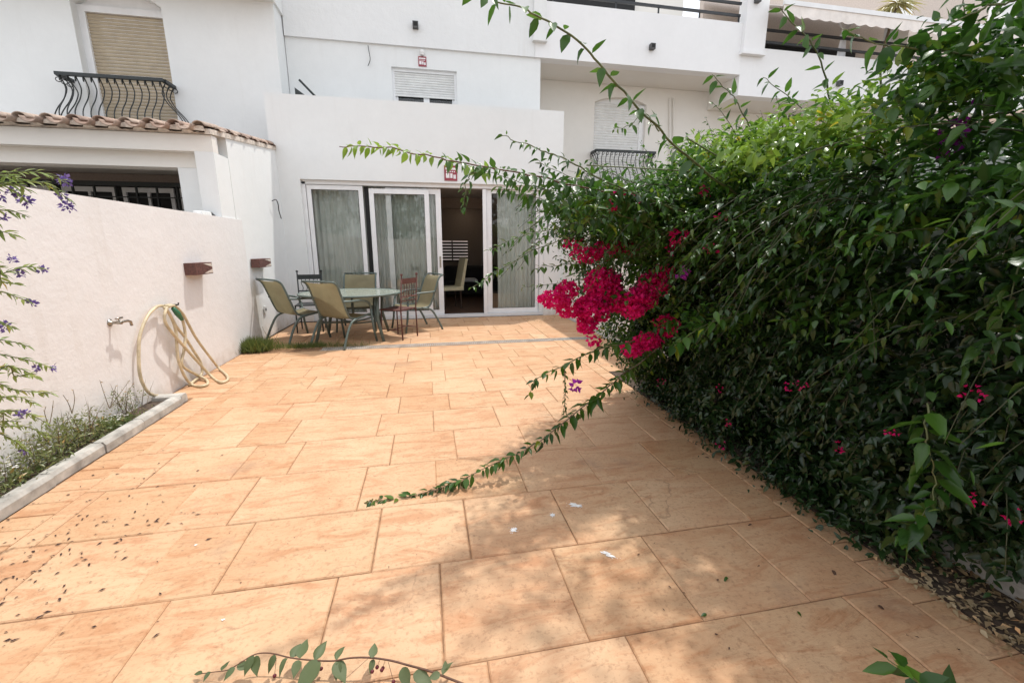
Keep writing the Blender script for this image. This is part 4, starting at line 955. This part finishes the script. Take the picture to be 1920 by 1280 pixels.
B([(0.158,1.880,1.528), (0.169,1.880,1.609), (0.190,1.900,1.676), (0.251,1.930,1.715)], .004, .02, .035, .016, hang=.8)
B([(0.869,2.000,1.909), (0.947,2.000,1.943), (1.024,2.000,1.985), (1.080,1.970,1.912)], .004, .02, .035, .025)
B([(0.856,2.300,1.838), (1.088,2.400,1.780), (1.490,2.500,1.684)], .005, .03, .05, .03)
for pts in ([(1.566,1.600,1.734), (1.844,1.650,1.688), (2.290,1.750,1.594)], [(1.464,1.200,1.423), (1.704,1.250,1.445), (2.057,1.350,1.511)], [(1.619,1.150,1.572), (1.847,1.200,1.593), (2.113,1.250,1.634)],
            [(1.577,1.450,1.370), (1.803,1.500,1.434), (2.175,1.600,1.486)], [(1.621,2.200,1.765), (1.983,2.300,1.732), (2.398,2.400,1.628)], [(1.499,1.300,1.818), (1.665,1.300,1.869), (1.998,1.350,1.886)],
            [(1.372,2.100,1.338), (1.691,2.150,1.424), (2.074,2.200,1.486)], [(1.517,1.200,1.658), (1.764,1.250,1.744), (2.067,1.300,1.805)], [(1.678,0.950,1.170), (1.777,1.000,1.259), (1.888,1.050,1.388)],
            [(1.609,1.350,1.022), (1.814,1.400,1.070), (2.126,1.500,1.138)], [(1.003,0.620,0.457), (1.113,0.600,0.371), (1.241,0.600,0.259)]):
    B(pts, .004, .04, .055, .03, hang=.4)
# long bare runners near the crown
tg = MB()
for pts in ([(0.857,2.300,1.811), (1.555,2.400,1.817), (2.388,2.500,1.801)], [(0.911,2.200,1.705), (1.578,2.400,1.583), (2.561,2.600,1.362)], [(1.315,2.100,1.918), (1.833,2.300,1.787), (2.433,2.500,1.535)],
            [(1.887,1.400,2.106), (2.127,1.500,1.976), (2.584,1.700,1.789)], [(1.834,1.600,2.088), (2.019,1.700,1.946), (2.319,1.800,1.749)]):
    tg.tube(smooth_path(pts, 6).tolist(), .004, 5)
o = tg.build('bare_stem', M['stem_green'], bg_, smooth=True)
# woody trunks at the base
for (x, yy, dx, dy) in ((2.35,1.3,.1,.2),(2.45,2.2,-.1,-.2),(2.4,2.9,-.3,.1),(2.3,.8,.2,.1)):
    MB().tube(smooth_path([(x,yy,0),(x+dx*.3,yy+dy*.3,.5),(x+dx,yy+dy,1.1),(x+dx*1.3,yy+dy*2,1.8)],5).tolist(), [.04-.0018*i for i in range(16)], 8).build('trunk', M['bark'], bg_, smooth=True)
tw_ = twig_mb.build('twigs', M['twig_dark'], bg_, smooth=True); tw_['kind'] = 'stuff'
foliage('foliage', M['leaf'], top, bg_); foliage('shade_toned_foliage', M['leaf_dark'], low, bg_); foliage('half_shade_toned_foliage', M['leaf_half_shade'], mid, bg_)  # low and mid tiers carry their shade in the leaf colour
yg = Leaves(); 
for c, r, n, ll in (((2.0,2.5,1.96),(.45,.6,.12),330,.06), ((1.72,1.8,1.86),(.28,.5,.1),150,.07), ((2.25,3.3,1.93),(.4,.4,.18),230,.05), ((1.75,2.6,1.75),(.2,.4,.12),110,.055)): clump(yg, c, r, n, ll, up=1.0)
foliage('young_foliage', M['leaf_young'], yg, bg_)  # young growth, its pale colour also standing in for skylight on the crown
if rest.P: foliage('shoot_foliage', M['leaf'], rest, bg_)
# bract clusters
def bracts(name, mat, blobs, size=.026, parent=bg_):
    LV = Leaves()
    for c, r, n in blobs:
        if n > 60: n = int(n*1.5)
        d = rdir(n); P = np.array(c)+d*np.array(r)*(1-.45*rng.random(n)[:,None]**1.2)
        P += .006*rng.normal(size=(n,3))
        ax = unit(d+rdir(n)*.6); s = unit(np.cross(ax, rdir(n)))
        for k in range(3):
            a = k*2.094; o_ = s*math.cos(a)+np.cross(ax, s)*math.sin(a)
            LV.add(P, unit(o_*.75+ax*.6), unit(ax-o_*.4), size*rng.uniform(.75,1.2,n))
    return foliage(name, M[mat], LV, parent, TPL_BRACT)
bracts('flower_cluster', 'bract', [((0.862,2.850,1.028), (.11,.1,.05), 130), ((0.956,2.880,1.086), (.08,.1,.06), 90), ((0.985,2.860,0.948),(.1,.1,.04),70)])
bracts('flower_cluster', 'bract', [((1.213,2.850,1.122), (.13,.12,.12), 420), ((1.132,2.830,0.956), (.13,.12,.10), 330), ((1.093,2.820,0.837), (.06,.08,.05), 80), ((1.290,2.830,1.028),(.08,.1,.1),150)])
bracts('flower_cluster', 'bract', [((1.437,2.720,1.037), (.12,.1,.07), 260), ((1.530,2.720,1.128), (.10,.1,.08), 260), ((1.604,2.720,1.211), (.06,.08,.05), 90), ((1.382,2.720,0.965),(.07,.1,.05),100)])
bracts('flower_cluster', 'bract', [((1.536,2.750,0.724), (.10,.08,.05), 120), ((1.416,2.750,0.671), (.07,.08,.05), 70), ((1.692,2.780,0.831),(.09,.08,.07),90), ((1.150,2.800,0.730),(.04,.05,.03),25)])
bracts('flower_cluster', 'bract', [((1.262,2.900,1.369), (.12,.1,.05), 130), ((1.423,2.900,1.399), (.09,.1,.07), 150), ((1.104,2.900,1.333), (.1,.1,.05), 80), ((1.003,2.900,1.416),(.08,.08,.03),35), ((1.501,2.900,1.455),(.04,.05,.04),25)])
bracts('flower_spray', 'bract', [((1.019,2.300,1.629), (.025,.04,.04), 14), ((1.086,2.300,1.667), (.02,.03,.02), 8), ((1.461,2.350,1.451), (.04,.04,.035), 26), ((1.450,2.400,1.371),(.02,.03,.02),8), ((1.544,2.400,1.577),(.03,.03,.02),9), ((1.631,2.200,1.546),(.03,.03,.02),10), ((1.567,2.200,1.371),(.02,.02,.02),6), ((1.129,2.300,1.640),(.02,.02,.02),6), ((1.629,2.400,1.706),(.03,.03,.02),8)])
bracts('purple_flower', 'bract_purple', [((1.919,1.350,1.796), (.03,.03,.025), 16), ((1.916,1.350,1.752), (.02,.02,.02), 8), ((1.909,1.400,1.732), (.02,.02,.02), 6), ((1.935,1.350,1.868), (.02,.02,.03), 6), ((1.477,2.300,1.236), (.03,.03,.02), 10), ((0.832,2.300,0.585), (.02,.02,.03), 8)], .03)
deep = []
for px, py, xx in ((1820,735,1.85),(1480,725,1.86),(1505,722,1.86),(1365,790,1.9),(1355,832,1.92),(1350,728,1.9),(1565,835,1.88),(1700,850,1.85),(1750,850,1.85),(1830,945,1.9),(1895,965,1.9),(1650,985,1.9),(1240,715,1.95),(1800,850,1.88),(1225,730,1.98),(1670,812,1.86),(1410,795,1.9),(1860,880,1.85)):
    pass
bracts('shaded_flower', 'bract', [((1.780,1.042,0.897),(.03,.03,.03),10), ((1.800,1.775,0.684),(.02,.03,.02),8), ((1.800,1.700,0.717),(.02,.02,.02),7), ((1.840,2.231,0.301),(.02,.02,.02),6), ((1.860,2.290,0.117),(.03,.03,.03),8), ((1.840,2.337,0.487),(.02,.02,.02),6), ((1.800,1.480,0.492),(.03,.03,.02),8), ((1.780,0.962,0.537),(.03,.03,.03),9), ((1.780,0.874,0.556),(.02,.02,.02),5), ((1.900,3.135,0.281),(.03,.03,.03),8), ((1.800,1.271,0.654),(.02,.02,.02),6)], .013)

# ================================================================ LEFT PLANTS
du = empty('duranta_shrub', (0,0,0)); tag(du, 'drooping shrub with thin leafy twigs and violet flowers at the left edge', 'shrub')
dl = Leaves(); df = []
base = (-2.38, 1.75, .03)
def dshoot(pts, sp=.0075, l0=.026, l1=.042):
    path = smooth_path(pts, 8); MB().tube(path.tolist(), [.0012+.0022*i/len(path) for i in range(len(path))], 5).build('twig', M['stem_green'], du, smooth=True)
    seg = np.linalg.norm(np.diff(path, axis=0), axis=1); cum = np.concatenate([[0], np.cumsum(seg)]); s = .02; k = 0
    while s < min(cum[-1], .75):
        p = np.array([np.interp(s, cum, path[:,i]) for i in range(3)]); q = np.array([np.interp(s+.01, cum, path[:,i]) for i in range(3)]); tg_ = unit(p-q)
        sd = unit(np.cross(tg_, [0,0,1.])); a = k*1.9; o_ = sd*math.cos(a)+np.cross(sd, tg_)*math.sin(a)*.6
        dl.add(p, unit(o_+tg_*.9+np.array([0,0,-.05])+rdir(1)[0]*.25), unit(np.array([0,0,1.])+rdir(1)[0]*.6), random.uniform(l0, l1)); s += sp*random.uniform(.6,1.4); k += 1
TW = [
 [(-1.386,2.100,1.629), (-1.417,2.050,1.655), (-1.465,2.000,1.657), (-1.561,1.950,1.622), (-1.669,1.900,1.498), base],
 [(-1.396,2.100,1.562), (-1.409,2.050,1.608), (-1.438,2.000,1.624), (-1.535,1.950,1.596), (-1.677,1.900,1.462), base],
 [(-1.504,2.050,1.547), (-1.496,2.000,1.584), (-1.535,1.950,1.596), (-1.677,1.900,1.462), base],
 [(-1.473,2.000,1.493), (-1.527,2.000,1.515), (-1.587,1.950,1.503), (-1.679,1.900,1.389), base],
 [(-1.561,2.050,1.423), (-1.576,2.000,1.441), (-1.636,1.950,1.428), base],
 [(-1.575,2.150,1.293), (-1.595,2.100,1.306), (-1.651,2.050,1.278), (-1.679,1.950,1.235), base],
 [(-1.641,2.150,1.153), (-1.664,2.100,1.189), (-1.683,2.050,1.209), (-1.729,1.950,1.156), base],
 [(-1.684,2.100,1.050), (-1.706,2.050,1.099), (-1.754,2.000,1.088), base],
 [(-1.666,2.200,0.855), (-1.678,2.150,0.894), (-1.708,2.100,0.932), (-1.754,2.050,0.958), (-1.801,1.950,0.912), base],
 [(-1.675,2.200,0.735), (-1.704,2.150,0.762), (-1.746,2.100,0.794), (-1.778,2.050,0.847), (-1.816,1.950,0.848), base],
 [(-1.683,2.150,0.961), (-1.712,2.100,1.001), (-1.760,2.050,1.014), (-1.796,1.950,0.933), base],
 [(-1.648,2.100,0.859), (-1.725,2.100,0.851), (-1.755,2.000,0.850), base],
 [(-1.812,2.300,0.557), (-1.826,2.250,0.624), (-1.818,2.150,0.684), (-1.829,2.050,0.700), (-1.850,1.950,0.697), base],
 [(-1.842,2.200,0.463), (-1.837,2.150,0.547), (-1.870,2.100,0.610), (-1.865,1.950,0.631), base],
 [(-1.748,2.100,0.649), (-1.804,2.100,0.653), (-1.811,2.000,0.672), base],
 [(-1.446,2.000,1.582), (-1.469,1.950,1.607), (-1.546,1.900,1.571), (-1.652,1.850,1.442), base], [(-1.796,2.250,0.669), (-1.808,2.200,0.727), (-1.800,2.100,0.762), (-1.821,2.000,0.787), base], [(-1.722,2.200,0.804), (-1.749,2.150,0.874), (-1.791,2.100,0.890), (-1.794,1.950,0.868), base], [(-1.628,2.100,1.231), (-1.649,2.050,1.246), (-1.667,1.950,1.215), base], [(-1.815,2.300,0.489), (-1.858,2.250,0.569), (-1.862,2.150,0.612), (-1.854,2.000,0.641), base],
 [(-1.463,2.000,1.623), (-1.479,1.950,1.634), (-1.540,1.900,1.598), (-1.648,1.850,1.460), base],
]
for t_ in TW: dshoot(t_)
foliage('leaves', M['duranta_leaf'], dl, du, TPL_NARROW)
LV = Leaves()
for c, r, n in (((-1.398,2.100,1.643),.018,16), ((-1.406,2.100,1.546),.018,18), ((-1.405,2.080,1.584),.011,8), ((-1.512,2.050,1.559),.018,18), ((-1.506,2.000,1.584),.012,8), ((-1.639,2.100,1.334),.014,10), ((-1.579,2.150,1.293),.011,10), ((-1.622,2.100,1.281),.013,10), ((-1.648,2.150,1.154),.013,12), ((-1.718,2.100,1.064),.014,10), ((-1.665,2.200,0.858),.012,10), ((-1.687,2.150,0.866),.011,8), ((-1.779,2.150,0.663),.02,18), ((-1.857,2.200,0.470),.012,10), ((-1.557,2.000,1.492),.012,8), ((-1.506,1.950,1.569),.013,8)):
    n = n*2; d = rdir(n); LV.add(np.array(c)+d*r*1.15*rng.random((n,1)), unit(d+rdir(n)*.3), rdir(n), rng.uniform(.010,.019,n))
foliage('flowers', M['duranta_flower'], LV, du, TPL_BRACT)
# planter ground cover with little daisies
gc = Leaves(); n = 3300
P = np.stack([rng.uniform(-2.49,-2.31,n), rng.uniform(1.2,3.75,n)**1, np.zeros(n)], 1)
h = .04+.24*np.exp(-((P[:,1]-3.1)/.35)**2)*(.5+.5*np.sin(P[:,1]*17)**2)+.12*np.exp(-((P[:,1]-2.1)/.5)**2)
P[:,0] += .05*rng.random(n)*(P[:,1] < 3.0); P[:,2] = .03+h*rng.random(n)
gc.add(P, unit(rdir(n)+[0,0,.7]), unit(rdir(n)+[0,0,1]), rng.uniform(.02,.045,n))
n = 420; P = np.stack([rng.uniform(-2.48,-2.33,n), rng.choice([2.0,2.35,2.6,2.85,3.05,3.2,3.35,3.75], n)+rng.normal(size=n)*.07, np.full(n,.03)], 1)
n2 = 150; ws = Leaves(); P2 = P[rng.permutation(n)[:n2]]; ws.add(P2, unit(rdir(n2)*.3+[0,0,1]), rdir(n2), rng.uniform(.10,.33,n2))
o = foliage('wispy_weeds', M['stem_dry'], ws, None, leaf_tpl(w=.022, droop=.2, fold=.02, rows=(0,.35,.7,1), prof=(0,1,.7,0))); tag(o, 'thin wispy stalks standing up from the planted strip by the wall', 'weeds')
for q in range(5): gc.add(P+rng.normal(size=(n,3))*[.03,.03,.02]+[0,0,.06+.04*q], unit(rdir(n)+[0,0,.3]), rdir(n), rng.uniform(.012,.03,n))
o = foliage('ground_cover', M['groundcover'], gc, None, TPL_NARROW); tag(o, kind='stuff'); tag(o, 'low leafy ground cover filling the planted strip by the wall', 'ground cover')
da = Leaves(); n = 190; c0 = np.stack([rng.uniform(-2.47,-2.32,n), rng.uniform(1.3,3.7,n), np.zeros(n)], 1)
c0[:,2] = .05+(.05+.19*np.exp(-((c0[:,1]-3.1)/.35)**2)*(.5+.5*np.sin(c0[:,1]*17)**2)+.10*np.exp(-((c0[:,1]-2.1)/.5)**2))*rng.uniform(.7,1.05,n)
for k in range(6):
    a = k*1.047; da.add(c0, np.tile([math.cos(a), math.sin(a), .25],(n,1)), np.tile([0,0,1.],(n,1)), rng.uniform(.007,.012,n))
o = foliage('daisies', M['daisy'], da, None, TPL_BRACT); tag(o, 'tiny white daisies scattered over the planted strip', 'flowers')
# dry weeds against the wall
def weed(pts_list, name, lbl, grp=None):
    o = empty(name, pts_list[0][0]); tag(o, lbl, 'weed', grp); loc = np.array(pts_list[0][0]); sd = Leaves()
    for pts in pts_list:
        path = smooth_path(pts, 5)-loc; MB().tube(path.tolist(), [.003-.0018*i/len(path) for i in range(len(path))], 5).build('stem', M['stem_dry'], o, smooth=True)
        for i in range(6, len(path), 3): sd.add(path[i], rdir(1)[0]+[0,0,.6], rdir(1)[0], .018)
    foliage('seed_heads', M['dryleaf'], sd, o, TPL_LOW)
weed([[(-2.440,3.625,0.180), (-2.440,3.606,0.294), (-2.440,3.591,0.417)], [(-2.440,3.625,0.180), (-2.440,3.763,0.249), (-2.440,3.899,0.322)], [(-2.440,3.625,0.180), (-2.430,3.800,0.217), (-2.430,3.918,0.288)], [(-2.440,3.635,0.176), (-2.430,3.691,0.286), (-2.430,3.727,0.331)]], 'dry_weed', 'tall dry weed against the wall beside the kerb corner')
weed([[(-2.440,3.290,0.269), (-2.440,3.335,0.349), (-2.440,3.342,0.425)], [(-2.440,3.290,0.269), (-2.440,3.280,0.350), (-2.440,3.254,0.416)]], 'dry_weed', 'short dry weed in the middle of the planted strip')
weed([[(-2.430,3.087,0.257), (-2.430,3.136,0.347), (-2.430,3.162,0.411)], [(-2.430,3.087,0.257), (-2.430,3.080,0.351), (-2.430,3.099,0.391)]], 'dry_weed', 'short dry weed nearest the violet shrub')
# grass tuft by the chairs
def tuft(cx, cy, rx, ry, n, h, lbl, name='grass_tuft'):
    LV = Leaves(); P = np.stack([cx+rng.normal(size=n)*rx*.5, cy+rng.normal(size=n)*ry*.5, np.zeros(n)], 1)
    P[:,0] = np.maximum(P[:,0], -2.49); LV.add(P, unit(rdir(n)*.45+[0,0,1]), rdir(n), h*rng.uniform(.4,1.1,n))
    o = foliage(name, M['grass'], LV, None, leaf_tpl(w=.05, droop=.35, fold=.03, rows=(0,.4,1), prof=(.8,1,0)) if False else leaf_tpl(w=.06, droop=.4, fold=.03, rows=(0,.35,1), prof=(0,1,0)))
    tag(o, lbl, 'grass'); return o
tuft(-2.36, 6.28, .22, .16, 1500, .19, 'thick tuft of green grass at the foot of the wall by the chairs')
tuft(-1.75, 6.33, .55, .10, 1300, .10, 'low line of grass growing along the drain under the chairs')
tuft(-1.15, 6.29, .35, .04, 260, .07, 'thin grass blades sprouting from the drain slots')
weed([[(-2.3,6.75,0),(-2.32,6.76,.15),(-2.27,6.78,.3)], [(-2.3,6.75,0),(-2.22,6.74,.12),(-2.18,6.73,.24)], [(-2.3,6.75,0),(-2.36,6.72,.14),(-2.4,6.7,.26)]], 'dry_weed', 'reddish dry weed under the left patio chair')
weed([[(-1.3,6.3,0),(-1.28,6.31,.12),(-1.26,6.3,.26)], [(-1.3,6.3,0),(-1.33,6.3,.1),(-1.3,6.31,.18)]], 'dry_weed', 'weed standing in the drain behind the middle patio chair')

# ================================================================ THINGS ON THE PAVING
# cut branch with berries in the foreground
cb = empty('cut_branch', (0,0,0)); tag(cb, 'cut branch with wilting leaves and dark berries lying at the bottom edge', 'branch')
zz = [(-0.780,1.306,0.020), (-0.727,1.294,0.030), (-0.690,1.284,0.040), (-0.652,1.283,0.060), (-0.611,1.297,0.070), (-0.561,1.291,0.070), (-0.496,1.271,0.060), (-0.424,1.248,0.060), (-0.355,1.232,0.060), (-0.303,1.223,0.070), (-0.243,1.213,0.070), (-0.175,1.199,0.060), (-0.107,1.175,0.050), (-0.042,1.147,0.045), (0.019,1.114,0.040), (0.107,1.066,0.030), (0.196,1.000,0.020)]
path = smooth_path(zz, 4); MB().tube(path.tolist(), [.0012+.0028*i/len(path) for i in range(len(path))], 6).build('stem', M['stem_red'], cb, smooth=True)
def cl_(p, d, Ls, key='cut'): one_leaf(cb, key, p, d, (random.uniform(-.5,.5),random.uniform(-.6,.1),1), Ls)
for p, d, Ls in (((-0.777,1.305,0.020),(-1,.2,.1),.03), ((-0.749,1.298,0.030),(-.3,-.8,0),.03), ((-0.715,1.294,0.030),(.3,.9,.2),.035), ((-0.668,1.280,0.050),(-.4,-.7,-.1),.04), ((-0.663,1.286,0.050),(.9,-.2,-.1),.045), ((-0.606,1.292,0.070),(.2,-.9,-.5),.06), ((-0.613,1.293,0.070),(-.4,-.8,-.5),.055),
   ((-0.547,1.284,0.070),(-.2,-.8,-.5),.05), ((-0.496,1.271,0.060),(.4,.7,.2),.05), ((-0.504,1.271,0.060),(-.5,-.8,-.3),.05), ((-0.465,1.262,0.060),(.1,.9,.3),.065), ((-0.468,1.258,0.060),(-.1,-.9,-.3),.05), ((-0.398,1.243,0.060),(-.9,-1.0,-.4),.1), ((-0.416,1.246,0.060),(.5,.9,.4),.065),
   ((-0.346,1.231,0.060),(.3,.9,.3),.055), ((-0.349,1.227,0.060),(.6,-.8,-.3),.075), ((-0.337,1.225,0.060),(-.1,-.9,-.5),.05), ((-0.229,1.208,0.070),(.05,.9,.3),.05), ((-0.227,1.213,0.060),(-.2,-.9,-.4),.04), ((-0.132,1.175,0.050),(.3,-.9,-.3),.065), ((-0.098,1.155,0.040),(.9,-.5,-.1),.07), ((-0.005,1.127,0.045),(.6,.7,.3),.05), ((-0.012,1.128,0.050),(-.8,-.2,.1),.04), ((0.004,1.139,0.050),(0,1,.3),.03)):
    cl_(p, d, Ls)
bm = MB()
for p in ((-0.547,1.261,0.010), (-0.229,1.188,0.040), (-0.215,1.200,0.040), (-0.199,1.187,0.040), (-0.197,1.197,0.035), (-0.323,1.195,0.020), (-0.161,1.157,0.020), (-0.418,1.245,0.030), (-0.397,1.239,0.030)):
    b_ = MB().lathe([(.001,-.006),(.005,-.004),(.0065,0),(.005,.004),(.001,.006)], p, 8).build('berry', M['berry'], cb, smooth=True)
for a_, b_ in (((-0.227,1.213,0.060),(-0.229,1.188,0.040)), ((-0.206,1.205,0.060),(-0.215,1.200,0.040)), ((-0.189,1.200,0.060),(-0.199,1.187,0.040)), ((-0.542,1.280,0.060),(-0.547,1.261,0.010)), ((-0.245,1.218,0.060),(-0.318,1.194,0.020)), ((-0.178,1.194,0.060),(-0.161,1.157,0.020))):
    MB().tube([a_, b_], .0008, 4).build('berry_stalk', M['stem_red'], cb)
# fallen leaves, countable, to the right
fl_me = LEAF_MESHES['green_fallen']
places = [((1.207,1.357,0.006),.032,'green'), ((1.001,1.209,0.006),.028,'green'), ((1.354,1.152,0.006),.022,'green'), ((1.683,1.308,0.006),.036,'brown'), ((1.151,1.350,0.006),.018,'brown'), ((1.572,1.653,0.006),.025,'brown'), ((1.805,2.323,0.006),.03,'brown'), ((1.684,1.113,0.006),.03,'brown'), ((1.772,0.903,0.006),.022,'brown'), ((0.931,1.363,0.006),.015,'brown'), ((1.496,3.544,0.006),.02,'brown'), ((0.907,1.562,0.006),.015,'brown'),((1.393,1.391,0.006),.014,'brown'),((0.974,1.124,0.006),.014,'brown'),((1.657,0.986,0.006),.016,'brown')]
near_what = ['green fallen leaf on the paving in the middle of the dappled shade', 'green fallen leaf on the paving below and left of the larger green one', 'small green fallen leaf lying near a long joint at the lower right']
BROWN = ['largest brown dead leaf, on the paving in front of the dark hedge', 'small brown dead leaf just left of the larger green fallen leaf', 'brown dead leaf beside the paving joint at the foot of the hedge',
 'brown dead leaf on the paving under the far part of the hedge', 'brown dead leaf near the leaf litter at the right edge', 'brown dead leaf on the bare paving in the lower right corner', 'tiny brown dead leaf on the paving under the dappled shade',
 'brown dead leaf on the paving behind the trailing branch', 'tiny brown dead leaf between the white splashes and the hedge', 'tiny brown dead leaf on the joint below the green fallen leaves', 'tiny brown dead leaf just under the lower small green leaf', 'small brown dead leaf on the wide slab above the lower right corner']
db = simple('brown_dead_leaf', (.10,.05,.03), .8)
dme = [m.copy() for m in fl_me]
for m_ in dme: m_.materials.clear(); m_.materials.append(db)
for i, (p, Ls, kd) in enumerate(places):
    o = link('fallen_leaf', random.choice(fl_me if kd == 'green' else dme), None, p, (R(random.uniform(-15,15)), R(random.uniform(-15,15)), R(random.uniform(0,360))), (Ls,)*3)
    if kd == 'green': tag(o, near_what[i], 'leaf', 'green leaves fallen on the paving')
    else: tag(o, BROWN[i-3], 'leaf', 'brown leaves fallen on the paving')
# dark dried petals scattered at the left
lt = Leaves(); n = 330
P = np.stack([rng.normal(-1.85,.32,n), rng.normal(1.95,.42,n), np.full(n,.004)], 1); P = P[(P[:,0] > -2.2) & (P[:,0] < -.6)]; n = len(P)
lt.add(P, unit(np.stack([rng.normal(size=n), rng.normal(size=n), .08*rng.random(n)],1)), unit(rdir(n)*.3+[0,0,1]), rng.uniform(.010,.030,n))
n = 60; P = np.stack([rng.uniform(-1.3,1.8,n), rng.uniform(.8,5.5,n), np.full(n,.004)], 1)
lt.add(P, unit(np.stack([rng.normal(size=n), rng.normal(size=n), .08*rng.random(n)],1)), unit(rdir(n)*.3+[0,0,1]), rng.uniform(.006,.016,n))
o = foliage('dried_petals', M['litter'], lt, None, leaf_tpl(w=.35, droop=.1, rows=(0,.4,1), prof=(0,1,0))); tag(o, 'dark dried petals scattered over the paving by the kerb', 'litter')
# mulch and dry leaves under the hedge
lt = Leaves(); n = 2600; P = np.stack([rng.uniform(1.93,2.7,n), rng.uniform(.3,1.35,n), rng.uniform(.004,.03,n)], 1)
lt.add(P, unit(np.stack([rng.normal(size=n), rng.normal(size=n), .3*rng.normal(size=n)],1)), unit(rdir(n)*.5+[0,0,1]), rng.uniform(.012,.035,n))
n = 500; P = np.stack([rng.normal(1.97,.05,n), rng.uniform(1.2,3.6,n), rng.uniform(.003,.01,n)], 1)
lt.add(P, unit(np.stack([rng.normal(size=n), rng.normal(size=n), .1*rng.normal(size=n)],1)), unit(rdir(n)*.4+[0,0,1]), rng.uniform(.01,.025,n))
n = 260; P = np.stack([rng.normal(2.2,.3,n), rng.normal(8.1,.25,n), rng.uniform(.003,.01,n)], 1)
lt.add(P, unit(np.stack([rng.normal(size=n), rng.normal(size=n), .1*rng.normal(size=n)],1)), unit(rdir(n)*.4+[0,0,1]), rng.uniform(.015,.035,n))
o = foliage('dry_leaf_litter', M['dryleaf'], lt, None, TPL_LOW); tag(o, 'dry straw coloured leaf litter on the soil under the hedge', 'leaf litter')
# white splashes of paint or lime
def splash(p, r, el, rot, lbl):
    k = 26; mb = MB(); vs = [(0,0,0)]
    for i in range(k):
        t = 2*math.pi*i/k; rr = r*(random.uniform(.25,1.0)**.8); x, y_ = rr*math.cos(t)*el, rr*math.sin(t)
        vs.append((x*math.cos(rot)-y_*math.sin(rot), x*math.sin(rot)+y_*math.cos(rot), 0))
    mb.add(vs, [(0, 1+i, 1+(i+1) % k) for i in range(k)]); 
    for _ in range(14):
        a_ = random.uniform(0,6.28); q = r*random.uniform(.8,1.6); s_ = r*random.uniform(.04,.14); cx, cy = q*math.cos(a_)*el, q*math.sin(a_)
        cx, cy = cx*math.cos(rot)-cy*math.sin(rot), cx*math.sin(rot)+cy*math.cos(rot)
        mb.add([(cx+s_*math.cos(t_), cy+s_*math.sin(t_)*.7, 0) for t_ in (0,1.05,2.1,3.14,4.2,5.2)], [(0,1,2,3,4,5)])
    o = mb.build('white_splash', M['splash'], None, loc=(p[0], p[1], .0035)); tag(o, lbl, 'stain', 'white splashes on the paving')
splash((0.370,1.846,0.000), .022, 1.1, 1.2, 'white splash on the paving nearest the trailing branch')
splash((0.747,1.984,0.000), .022, 2.4, -.5, 'long white splash on the paving, the farthest of the group')
splash((0.593,1.926,0.000), .018, 1.3, .8, 'faint white splash between two brighter ones on the paving')
splash((0.763,1.590,0.000), .017, 2.6, -.9, 'thin white streak on the paving below the other splashes')
splash((-1.135,2.029,0.000), .008, 1.2, 0, 'tiny white spot on the sunlit paving at left')
splash((-0.815,1.542,0.000), .006, 1.5, 0, 'tiny white spot on the paving above the cut branch')

# ================================================================ BEHIND THE CAMERA (seen only in the glass)
tag(MB().box(-2.72, 2.95, -4.2, -4.0, -.03, 1.8).build('rear_wall', M['plaster_warm']), 'white garden wall closing the plot behind the camera', 'wall')
for i, (x, yy, h) in enumerate(((-1.6,-5.6,5.0),(2.4,-6.2,5.6),(-5.5,-6.5,5.2),(6,-6,5))):
    t = empty('garden_tree', (x, yy, 0)); tag(t, ['second leafy tree from the left wall side, beyond the rear garden wall', 'tallest leafy tree, beyond the rear wall behind the bougainvillea side', 'leafy tree beyond the rear wall, farthest out on the left wall side', 'leafy tree beyond the rear wall, farthest out on the hedge side'][i], 'tree', 'trees behind the rear wall')
    MB().tube([(0,0,0),(.1,0,h*.3),(0,.1,h*.6)], [.16,.12,.07], 8).build('trunk', M['bark'], t, smooth=True)
    LV = Leaves(); n = 2600; d = rdir(n); P = np.array([0,0,h*.62])+d*np.array([1.9,1.5,h*.36])*(rng.random((n,1))**.4)
    LV.add(P, rdir(n), unit(rdir(n)+[0,0,1]), rng.uniform(.15,.28,n)); foliage('crown', M['leaf_dark'], LV, t, TPL_LOW)
